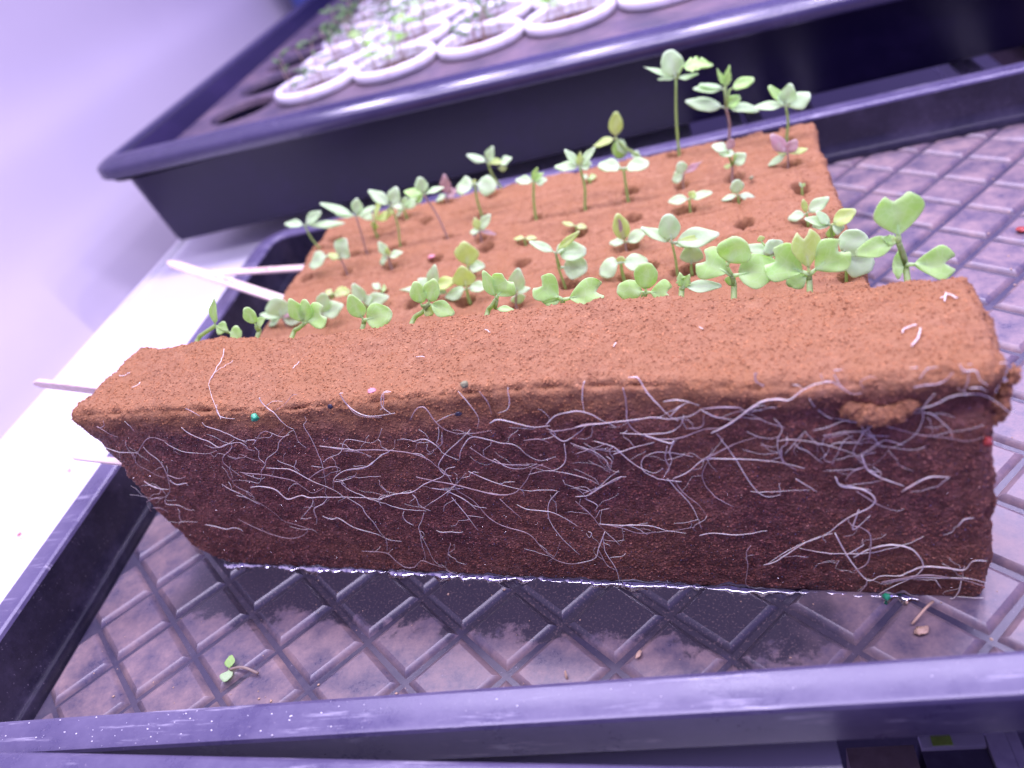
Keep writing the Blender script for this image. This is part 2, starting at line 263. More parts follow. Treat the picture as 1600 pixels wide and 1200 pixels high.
# ------------------------------------------------------------------ traced shapes, millimetres (roots and seedlings in the place's own coordinates)
ROOTS=[(0.118, [(-2.6, 61.6), (-3.1, 60.2), (-5.2, 59.6), (-5.6, 60.0), (-3.9, 58.3), (-2.8, 56.7), (-1.3, 55.6)]), (0.084, [(5.2, 61.4), (5.7, 59.5), (5.6, 57.2)]), (0.151, [(-11.2, 53.0), (-8.2, 51.7), (-5.2, 50.4), (-2.4, 50.0), (0.8, 49.5), (1.1, 47.5)]), (0.134, [(13.7, 53.1), (10.8, 54.6), (8.1, 54.4), (4.6, 52.2), (1.2, 49.5), (-1.5, 47.1), (-1.9, 44.6), (0.1, 42.5), (1.8, 40.4), (4.2, 39.3)]), (0.101, [(13.5, 53.1), (15.5, 51.1), (18.1, 49.5), (22.3, 48.8), (26.3, 48.9), (29.7, 50.0)]), (0.118, [(4.4, 51.4), (5.0, 49.0), (6.5, 46.1), (6.3, 42.4), (4.3, 37.8), (1.8, 33.5), (-1.9, 30.4)]), (0.201, [(6.3, 40.8), (9.2, 39.3), (12.2, 39.9)]), (0.185, [(5.0, 38.2), (6.6, 36.5), (10.3, 37.0), (10.0, 35.9)]), (0.218, [(-3.7, 38.7), (-2.4, 36.5), (-0.3, 35.0), (2.4, 34.6)]), (0.168, [(-9.3, 29.6), (-5.4, 31.0), (-1.1, 31.5)]), (0.151, [(23.0, 58.5), (24.0, 56.4), (26.5, 54.3), (28.9, 53.1), (31.0, 51.3), (34.2, 52.2), (38.3, 52.6), (40.0, 51.4), (40.0, 50.1)]), (0.134, [(30.3, 59.5), (30.6, 58.0), (33.5, 56.6), (36.3, 55.1), (38.8, 53.5), (41.0, 52.7)]), (0.118, [(27.1, 63.9), (29.1, 62.8), (30.8, 61.6)]), (0.134, [(37.3, 64.3), (36.6, 62.6), (37.4, 60.8), (40.8, 59.9)]), (0.101, [(36.0, 52.5), (34.5, 50.3), (30.5, 47.7), (28.6, 45.0), (29.5, 42.4), (31.6, 39.3)]), (0.101, [(30.6, 31.9), (30.4, 34.0), (28.1, 35.7), (27.7, 37.7), (29.2, 38.8), (34.9, 38.3)]), (0.134, [(23.8, 37.3), (25.3, 35.3), (27.5, 33.4), (29.6, 31.1)]), (0.151, [(51.9, 69.3), (51.8, 67.0), (51.6, 64.7), (52.5, 62.7), (54.0, 61.5), (54.9, 59.0), (55.7, 56.9), (57.0, 55.8)]), (0.084, [(62.4, 66.3), (60.4, 65.4), (57.9, 63.5), (54.2, 61.8)]), (0.084, [(52.6, 63.6), (54.7, 64.5), (57.3, 64.2)]), (0.084, [(62.2, 59.7), (61.9, 58.4), (60.7, 57.1), (61.0, 53.9), (61.0, 50.7), (60.7, 47.4), (60.5, 44.8), (59.2, 40.7), (57.5, 36.5), (55.8, 33.3), (55.8, 30.9), (52.7, 28.8)]), (0.101, [(42.9, 51.9), (44.9, 53.7), (46.9, 55.4), (48.8, 56.1), (50.3, 55.1), (51.5, 54.4), (54.7, 56.8)]), (0.134, [(41.3, 53.3), (44.2, 53.3), (42.2, 51.6)]), (0.101, [(42.8, 51.2), (43.1, 49.3), (41.9, 47.1), (42.7, 44.8), (39.8, 42.1), (38.7, 40.1), (36.7, 37.7), (34.3, 38.3), (30.7, 38.9)]), (0.101, [(32.3, 48.2), (35.1, 47.2), (36.7, 48.7), (39.1, 46.9), (41.7, 45.5), (42.7, 44.2)]), (0.101, [(42.5, 44.4), (44.6, 47.0), (48.9, 49.5), (51.1, 52.4), (53.6, 54.1), (57.0, 55.8), (56.8, 52.3), (58.2, 50.0)]), (0.151, [(42.5, 43.6), (45.8, 43.2), (49.0, 42.7), (51.1, 41.2), (53.1, 39.2), (55.5, 37.4), (58.3, 35.7), (60.0, 34.5), (61.8, 32.1)]), (0.168, [(32.9, 42.1), (35.6, 41.3), (38.8, 40.9), (41.7, 40.5), (44.2, 39.5), (47.9, 38.1), (49.7, 35.7), (51.9, 33.5), (56.6, 35.7)]), (0.101, [(46.9, 45.8), (48.0, 44.7), (50.5, 43.1), (51.7, 41.6)]), (0.218, [(33.0, 36.1), (36.6, 36.3), (40.2, 35.1), (41.4, 32.8), (42.8, 31.0), (47.7, 32.4), (50.0, 31.6), (55.6, 32.1), (60.9, 32.3), (67.8, 32.0), (71.5, 31.6), (72.8, 31.8)]), (0.168, [(53.2, 38.8), (56.7, 41.1), (60.4, 43.0), (63.5, 43.5), (64.7, 42.5), (64.2, 41.4)]), (0.118, [(79.4, 47.8), (76.5, 45.7), (72.3, 43.0), (68.9, 42.3), (65.2, 41.6), (61.7, 39.5), (60.3, 37.2), (59.4, 35.3)]), (0.101, [(61.6, 38.6), (63.9, 38.2), (66.9, 39.1), (69.0, 41.0)]), (0.151, [(62.2, 50.5), (65.0, 49.9), (68.1, 49.3), (71.0, 48.3), (74.1, 47.9), (75.8, 46.6)]), (0.101, [(61.2, 45.2), (63.1, 46.6), (67.7, 48.5), (69.9, 51.5), (71.8, 52.9), (74.9, 52.4), (77.8, 51.6), (80.4, 52.9), (82.9, 56.2)]), (0.101, [(56.7, 43.8), (58.5, 43.6), (60.4, 43.5)]), (0.084, [(75.1, 68.3), (74.8, 66.4), (75.5, 63.5), (76.4, 61.8), (78.1, 60.4), (80.9, 59.7), (84.2, 59.5)]), (0.118, [(87.9, 68.7), (85.2, 62.3), (84.1, 61.1)]), (0.127, [(-2.2, 30.1), (-2.7, 28.2), (1.4, 27.8), (3.5, 25.8), (5.8, 25.4)]), (0.127, [(-8.6, 27.1), (-5.4, 26.7), (-4.1, 24.7)]), (0.127, [(-3.6, 19.5), (-1.5, 20.8), (4.7, 20.9)]), (0.163, [(7.6, 20.5), (10.7, 19.6), (14.2, 18.4), (17.0, 19.0), (19.5, 18.3), (19.7, 17.3)]), (0.109, [(20.5, 22.3), (23.2, 19.9), (26.1, 17.8), (30.2, 15.7), (34.2, 14.4), (38.6, 15.2), (42.1, 17.5), (42.0, 19.0), (39.3, 20.3), (36.1, 21.7), (35.1, 24.9), (33.5, 27.7), (30.4, 31.1)]), (0.127, [(61.9, 31.6), (64.6, 28.1), (64.8, 25.5), (65.6, 21.5), (65.8, 17.8), (66.4, 14.1), (64.6, 9.3)]), (0.145, [(50.8, 24.5), (53.1, 23.2), (55.4, 23.5), (58.1, 19.9), (61.5, 17.7), (64.5, 16.4), (67.3, 14.6), (71.4, 14.3)]), (0.127, [(56.4, 9.4), (61.2, 9.3), (64.6, 8.8), (66.3, 5.9), (68.6, 3.6), (71.5, 3.8), (74.7, 6.6), (77.5, 5.6), (80.2, 4.3), (81.9, 5.3), (82.4, 7.3)]), (0.109, [(83.1, 26.7), (81.3, 23.6), (79.4, 20.9), (78.9, 16.9), (78.7, 10.9), (78.7, 7.1), (80.2, 4.3)]), (0.09, [(79.3, 19.6), (77.9, 14.5), (77.3, 10.8), (76.3, 6.9)]), (0.127, [(86.4, 14.4), (84.4, 10.7), (83.5, 7.8)]), (0.109, [(50.7, 31.0), (49.0, 28.4), (45.1, 25.1), (42.9, 23.2)]), (0.145, [(55.6, 31.5), (53.1, 29.3), (49.6, 27.5), (48.8, 25.6), (48.4, 23.3), (47.0, 21.0)]), (0.145, [(74.2, 36.0), (74.8, 34.6), (74.9, 33.1)]), (0.145, [(70.7, 28.4), (71.0, 30.8), (72.5, 32.3), (74.8, 32.9)]), (0.127, [(82.2, 33.4), (82.8, 31.7), (82.2, 28.4)]), (0.109, [(80.7, 2.8), (82.3, 1.5), (84.5, 0.9)]), (0.138, [(75.7, 69.8), (74.8, 65.3), (76.5, 61.9), (80.4, 60.0), (84.4, 59.8), (87.6, 60.0)]), (0.138, [(88.7, 69.6), (85.0, 62.8), (86.8, 60.1)]), (0.138, [(91.1, 58.2), (94.0, 61.4), (96.2, 61.3), (97.6, 57.6), (99.9, 54.9), (103.8, 53.6), (110.5, 54.4)]), (0.103, [(97.5, 57.3), (100.7, 58.8), (103.7, 59.6)]), (0.103, [(105.2, 64.9), (106.6, 62.0), (108.1, 57.8), (106.7, 54.3)]), (0.103, [(110.4, 64.9), (111.6, 61.4), (111.4, 58.3)]), (0.103, [(117.7, 66.6), (116.5, 60.9), (113.6, 59.5)]), (0.138, [(62.3, 50.4), (67.9, 49.6), (72.5, 48.7), (76.0, 46.8)]), (0.172, [(68.8, 48.8), (75.8, 49.4), (81.8, 49.2), (86.8, 48.4), (91.2, 46.2), (93.0, 43.2), (94.3, 41.0)]), (0.138, [(82.0, 48.9), (78.5, 47.1), (73.3, 43.5), (66.4, 42.1), (62.1, 39.8), (61.4, 38.2), (66.3, 39.0)]), (0.172, [(71.4, 31.4), (77.3, 33.5), (82.5, 34.3), (87.3, 37.4), (93.0, 39.9), (95.1, 42.5), (97.6, 43.2)]), (0.207, [(85.9, 40.0), (91.2, 38.1), (95.9, 36.6), (101.5, 34.3), (106.3, 33.2), (110.4, 34.0), (114.3, 38.0), (116.9, 41.9), (120.0, 43.5)]), (0.138, [(100.2, 41.0), (104.4, 38.0), (108.7, 35.8), (112.7, 34.4)]), (0.138, [(99.4, 45.3), (101.1, 48.7), (104.4, 52.1), (107.1, 52.0), (110.9, 50.5), (114.9, 49.7), (117.1, 46.3), (119.7, 44.6), (123.6, 45.9)]), (0.138, [(103.5, 49.4), (106.2, 45.9), (109.9, 43.7), (114.1, 43.3), (118.4, 43.6), (121.7, 42.1)]), (0.138, [(108.2, 45.1), (110.6, 42.3), (114.2, 41.5), (118.3, 43.2)]), (0.138, [(89.1, 51.5), (92.8, 52.1), (95.3, 49.6), (96.2, 47.5), (99.4, 45.3)]), (0.103, [(98.2, 54.6), (96.9, 50.9), (91.7, 47.6)]), (0.172, [(92.2, 34.3), (95.9, 31.2), (98.1, 27.4)]), (0.138, [(92.6, 32.0), (94.3, 26.5), (96.0, 19.6)]), (0.138, [(94.6, 34.3), (98.0, 30.5), (100.7, 24.2), (104.4, 21.1), (109.6, 18.8), (112.1, 13.2), (114.6, 9.1), (119.4, 7.6), (125.1, 10.4), (127.3, 15.4), (129.9, 20.3)]), (0.138, [(88.4, 35.5), (92.3, 34.7), (96.0, 35.1)]), (0.103, [(85.8, 30.0), (90.6, 33.1), (95.3, 36.6), (99.7, 41.0)]), (0.138, [(105.9, 32.1), (107.7, 28.3), (109.5, 24.8)]), (0.138, [(109.9, 30.2), (112.2, 28.4), (117.4, 27.3), (120.6, 24.7), (123.2, 21.6)]), (0.138, [(121.0, 34.0), (117.8, 29.9), (116.6, 23.8), (118.3, 17.5), (121.4, 11.5)]), (0.103, [(112.1, 8.5), (115.2, 11.6), (117.6, 16.7)]), (0.207, [(110.6, 56.4), (113.0, 57.6), (116.8, 56.5), (120.4, 54.8), (124.4, 54.9)]), (0.138, [(124.0, 53.4), (126.3, 50.7), (129.1, 51.9), (132.7, 54.9)]), (0.138, [(117.4, 51.3), (121.0, 51.5), (123.2, 50.2)]), (0.138, [(126.7, 50.1), (125.7, 44.8), (122.7, 42.1), (119.4, 41.5), (115.4, 40.1)]), (0.103, [(121.6, 41.8), (126.0, 40.7), (130.1, 38.6), (131.7, 36.9)]), (0.103, [(128.1, 50.0), (132.0, 47.3), (135.2, 44.0), (135.6, 41.3)]), (0.172, [(123.5, 55.3), (126.7, 58.3), (130.8, 59.3), (134.0, 58.8), (136.8, 56.6), (139.2, 54.7)]), (0.138, [(134.6, 66.7), (133.3, 62.1), (133.1, 58.0)]), (0.172, [(124.0, 53.4), (129.2, 54.4), (132.9, 55.8), (139.0, 55.9), (144.4, 55.7)]), (0.172, [(130.3, 55.0), (133.3, 55.8), (137.1, 56.0), (142.2, 56.1), (147.7, 56.7), (150.8, 56.3), (155.2, 57.0), (157.5, 58.6)]), (0.172, [(143.7, 68.9), (145.7, 65.4), (146.9, 62.3), (149.0, 59.3), (150.8, 56.6), (152.4, 55.3)]), (0.207, [(142.3, 63.9), (142.3, 59.9), (141.8, 55.2), (143.8, 52.1), (148.1, 50.4), (152.6, 50.8), (157.2, 52.8), (161.6, 53.5), (165.6, 56.5)]), (0.138, [(139.7, 52.5), (145.2, 52.0), (150.2, 52.4), (152.6, 54.1), (153.3, 55.6)]), (0.248, [(158.7, 52.0), (161.6, 53.8), (164.4, 56.0), (167.0, 58.4), (169.6, 60.5), (172.0, 60.9), (174.3, 60.5), (176.7, 62.5), (179.4, 63.6), (182.0, 63.9)]), (0.207, [(157.6, 58.9), (161.4, 59.2), (164.6, 58.8), (165.9, 57.6)]), (0.172, [(157.5, 58.0), (159.8, 56.5), (163.5, 55.5)]), (0.138, [(150.0, 60.1), (153.5, 60.5), (157.2, 59.2)]), (0.138, [(153.9, 53.5), (157.0, 54.0), (157.8, 56.9)]), (0.138, [(150.8, 56.6), (153.3, 59.1), (155.2, 60.1)]), (0.207, [(145.1, 51.7), (149.7, 49.4), (150.7, 50.0), (149.4, 46.9), (149.3, 43.7), (147.3, 39.8)]), (0.172, [(149.2, 48.8), (148.2, 45.0), (148.6, 41.8), (146.8, 39.2)]), (0.138, [(137.1, 46.6), (141.2, 48.1), (146.6, 49.8)]), (0.138, [(133.7, 50.8), (137.6, 48.8), (139.7, 45.2), (142.1, 42.2), (145.1, 40.5), (147.2, 41.8)]), (0.138, [(128.4, 46.8), (132.2, 48.3), (136.4, 50.1)]), (0.103, [(129.0, 49.7), (133.0, 47.6), (135.3, 44.6), (135.4, 41.3)]), (0.172, [(148.8, 38.5), (152.6, 40.8), (156.2, 44.3), (160.2, 44.2), (164.1, 44.1), (167.5, 44.0), (171.6, 43.1), (176.1, 41.4)]), (0.172, [(156.2, 44.3), (159.1, 46.1), (162.8, 48.4), (167.6, 50.4)]), (0.138, [(159.7, 51.5), (161.4, 47.2), (163.1, 42.9), (165.2, 37.1), (167.1, 33.8), (169.2, 33.2), (171.0, 33.9)]), (0.138, [(147.6, 38.5), (149.0, 35.1), (151.3, 31.0), (152.6, 26.8), (153.1, 22.8)]), (0.103, [(149.0, 38.5), (150.3, 34.5), (153.5, 30.3), (154.8, 27.2)]), (0.172, [(125.0, 32.2), (128.3, 33.0), (132.7, 36.5), (136.7, 39.3), (138.7, 39.6)]), (0.138, [(128.4, 33.3), (131.5, 35.8), (134.7, 39.3), (137.4, 41.6)]), (0.138, [(124.7, 30.8), (127.4, 26.3), (128.7, 22.6), (129.9, 20.7)]), (0.138, [(127.0, 31.5), (129.6, 29.3), (128.6, 27.1)]), (0.138, [(128.9, 23.3), (134.1, 23.1), (140.8, 23.3), (145.1, 21.9), (149.4, 21.3)]), (0.138, [(129.9, 23.0), (134.3, 21.6), (138.1, 19.8), (145.0, 21.1), (151.6, 23.2)]), (0.172, [(129.9, 20.7), (127.1, 14.6), (125.1, 10.4), (119.5, 8.1)]), (0.138, [(129.0, 18.7), (128.4, 13.1), (129.8, 6.5), (129.8, -0.8)]), (0.138, [(126.9, 13.8), (127.9, 8.1), (129.6, 6.5)]), (0.103, [(130.1, 20.3), (132.7, 15.7)]), (0.138, [(125.5, 20.1), (126.2, 19.4), (125.3, 17.8), (124.8, 19.3)]), (0.138, [(163.4, 16.9), (162.2, 14.6), (162.0, 9.2), (161.0, 3.5), (161.8, 1.6)]), (0.172, [(165.6, 10.2), (168.6, 11.9), (173.0, 16.6), (176.3, 19.6), (180.8, 21.8)]), (0.138, [(172.4, 51.9), (171.4, 49.4), (171.4, 46.4), (172.2, 43.3)]), (0.241, [(171.9, 47.0), (172.0, 43.4), (174.4, 40.9)]), (0.103, [(172.6, 45.8), (174.9, 49.3), (176.8, 52.1)]), (0.138, [(174.2, 38.4), (176.2, 36.4), (178.2, 34.5)]), (0.172, [(168.6, 67.2), (168.4, 64.6), (169.8, 63.1)]), (0.077, [(172.4, 52.1), (171.5, 50.3), (171.3, 47.9), (171.5, 44.9)]), (0.093, [(176.7, 52.2), (178.5, 49.3), (180.5, 48.5), (182.7, 47.4), (185.3, 46.0), (186.3, 45.2), (187.2, 43.0)]), (0.077, [(178.5, 49.3), (178.8, 46.7), (178.5, 43.7)]), (0.077, [(180.8, 48.4), (180.7, 46.4), (179.0, 44.0)]), (0.093, [(178.2, 51.9), (181.1, 52.3), (183.7, 52.9), (185.9, 52.6), (187.8, 51.8)]), (0.108, [(180.0, 50.8), (181.0, 50.1), (183.1, 50.3), (185.4, 50.6), (187.3, 50.2)]), (0.093, [(192.9, 55.5), (191.3, 54.1), (189.3, 53.2), (187.8, 52.3), (188.1, 51.5)]), (0.093, [(185.4, 50.2), (183.8, 49.1), (182.9, 47.3), (182.5, 45.8), (181.7, 44.2), (181.5, 42.6)]), (0.093, [(187.4, 50.5), (186.2, 48.5), (185.3, 46.2), (186.3, 44.4), (187.2, 43.3), (188.9, 43.0), (190.7, 45.1), (192.0, 47.6)]), (0.077, [(186.4, 45.4), (188.6, 46.9), (190.6, 48.7), (193.0, 48.0)]), (0.077, [(187.8, 50.3), (189.1, 49.2), (189.8, 47.7), (191.0, 46.9)]), (0.108, [(168.9, 66.8), (168.3, 64.2), (170.0, 63.3)]), (0.108, [(165.2, 56.2), (166.4, 57.7), (169.1, 58.8), (170.0, 58.6)]), (0.077, [(180.0, 67.4), (180.2, 65.1), (180.8, 63.9)]), (0.139, [(180.7, 63.9), (182.1, 63.6), (183.4, 62.6), (184.7, 61.5), (185.7, 60.9), (187.0, 61.0)]), (0.108, [(182.4, 65.4), (183.1, 63.5), (184.1, 62.1)]), (0.093, [(175.0, 63.2), (176.0, 63.1), (176.7, 62.5)]), (0.077, [(187.4, 61.4), (186.9, 63.1), (188.7, 64.1), (189.6, 63.6)]), (0.108, [(182.4, 68.5), (183.3, 68.4), (183.9, 67.1)]), (0.168, [(186.2, 48.2), (187.9, 50.9), (190.8, 51.9), (193.5, 53.1), (195.6, 54.9), (197.6, 56.3), (199.9, 57.7), (201.9, 59.0), (204.3, 59.3), (206.3, 58.6), (208.6, 56.8), (210.3, 55.0), (211.7, 53.4), (212.4, 53.9)]), (0.101, [(190.6, 51.4), (192.6, 51.0), (195.7, 50.1), (198.5, 49.5), (201.5, 48.9), (204.1, 48.1), (205.8, 48.2), (207.5, 48.8), (209.2, 48.6)]), (0.118, [(195.2, 54.6), (197.3, 55.0), (199.0, 54.6), (200.5, 52.8), (201.9, 51.2), (202.4, 49.2)]), (0.101, [(199.1, 60.5), (197.7, 58.1), (197.3, 55.8), (197.4, 53.5), (196.5, 50.6), (194.8, 48.8), (192.1, 47.0)]), (0.201, [(195.6, 62.1), (197.4, 62.6), (199.1, 62.7), (200.5, 63.0), (201.8, 64.5)]), (0.101, [(196.5, 63.5), (197.3, 65.2), (198.3, 66.7), (199.4, 67.6)]), (0.151, [(202.7, 66.3), (203.5, 64.7), (205.3, 64.6), (206.0, 62.9), (207.2, 61.9)]), (0.118, [(203.2, 63.9), (204.2, 64.2), (204.1, 62.3), (203.4, 60.7), (202.6, 61.5)]), (0.118, [(204.3, 61.6), (205.8, 61.6), (207.2, 60.5)]), (0.084, [(204.1, 59.4), (203.7, 60.9)]), (0.101, [(204.0, 70.4), (204.6, 69.7), (204.4, 68.4)]), (0.101, [(208.8, 67.5), (210.1, 67.4)]), (0.134, [(196.1, 73.3), (196.1, 71.9), (195.0, 70.0)]), (0.084, [(192.2, 54.2), (194.2, 53.9), (194.9, 52.5), (194.0, 52.8)]), (0.084, [(194.3, 47.4), (192.5, 48.3), (190.6, 48.7), (188.6, 46.5), (186.2, 45.3)]), (0.228, [(186.8, 45.6), (187.8, 41.6), (190.4, 38.8), (194.5, 36.4)]), (0.183, [(187.6, 42.4), (185.2, 40.9), (183.6, 38.1)]), (0.228, [(194.1, 34.8), (198.5, 38.8), (202.4, 39.1)]), (0.228, [(181.8, 39.3), (183.0, 36.4), (186.7, 35.6), (189.1, 33.1), (188.3, 30.1), (183.9, 26.5), (179.2, 20.9), (172.5, 16.4), (166.6, 10.6)]), (0.137, [(185.7, 35.2), (189.4, 31.4), (192.0, 29.5)]), (0.183, [(204.4, 25.2), (205.5, 27.4), (207.1, 28.0)]), (0.228, [(181.3, 21.9), (183.1, 15.9), (184.8, 11.6), (187.6, 6.3), (190.5, 8.0), (195.0, 8.3)]), (0.183, [(184.7, 9.6), (187.7, 12.7), (188.3, 21.2), (186.6, 23.9), (184.4, 24.7)]), (0.228, [(184.8, 13.6), (188.2, 16.6), (192.7, 18.2), (196.5, 17.0), (198.6, 12.4), (197.3, 8.4), (192.3, 3.6), (189.9, 0.8)]), (0.228, [(193.9, 7.7), (198.3, 11.4), (202.6, 11.6), (206.4, 10.9), (207.8, 13.8), (210.4, 14.1)]), (0.228, [(190.5, 5.5), (195.1, 7.3), (199.5, 8.6), (206.1, 7.5), (210.5, 5.6)]), (0.183, [(190.5, 5.0), (197.3, 7.5), (202.8, 7.8), (207.1, 8.1), (210.8, 6.6)]), (0.183, [(206.1, 7.1), (205.8, 3.1), (204.3, -1.1)]), (0.183, [(187.6, 6.3), (187.0, 3.7), (184.6, -0.6)]), (0.137, [(201.2, 7.2), (202.4, 4.3)]), (0.137, [(183.1, 14.4), (187.1, 18.4)]), (0.137, [(181.3, 11.4), (181.9, 12.9)]), (0.183, [(186.1, 29.2), (184.9, 23.0), (188.3, 27.5)])]
TOP_ROOTS=[(0.067, [(38.3, -1.8), (28.7, 9.1), (28.4, 16.0), (29.4, 20.2)]), (0.126, [(27.9, 11.9), (26.4, 19.0), (23.5, 25.2)]), (0.126, [(50.5, 16.7), (51.1, 19.5)]), (0.126, [(88.7, 15.2), (91.5, 14.4)]), (0.126, [(105.2, 22.5), (106.9, 21.3)]), (0.21, [(195.1, 13.3), (195.5, 14.7), (197.7, 14.9)]), (0.21, [(198.2, 13.5), (197.3, 9.5), (196.0, 7.1)]), (0.21, [(204.0, 25.3), (203.4, 22.4)]), (0.21, [(202.9, 23.8), (204.4, 24.7), (205.6, 22.7)]), (0.168, [(-19.1, 24.2), (-20.3, 28.2)]), (0.168, [(-10.2, 17.0), (-7.0, 18.2)]), (0.168, [(-0.9, 11.3), (-0.3, 14.1)]), (0.126, [(156.1, 19.3), (157.0, 18.7)]), (0.126, [(138.6, 12.4), (138.9, 14.0)])]
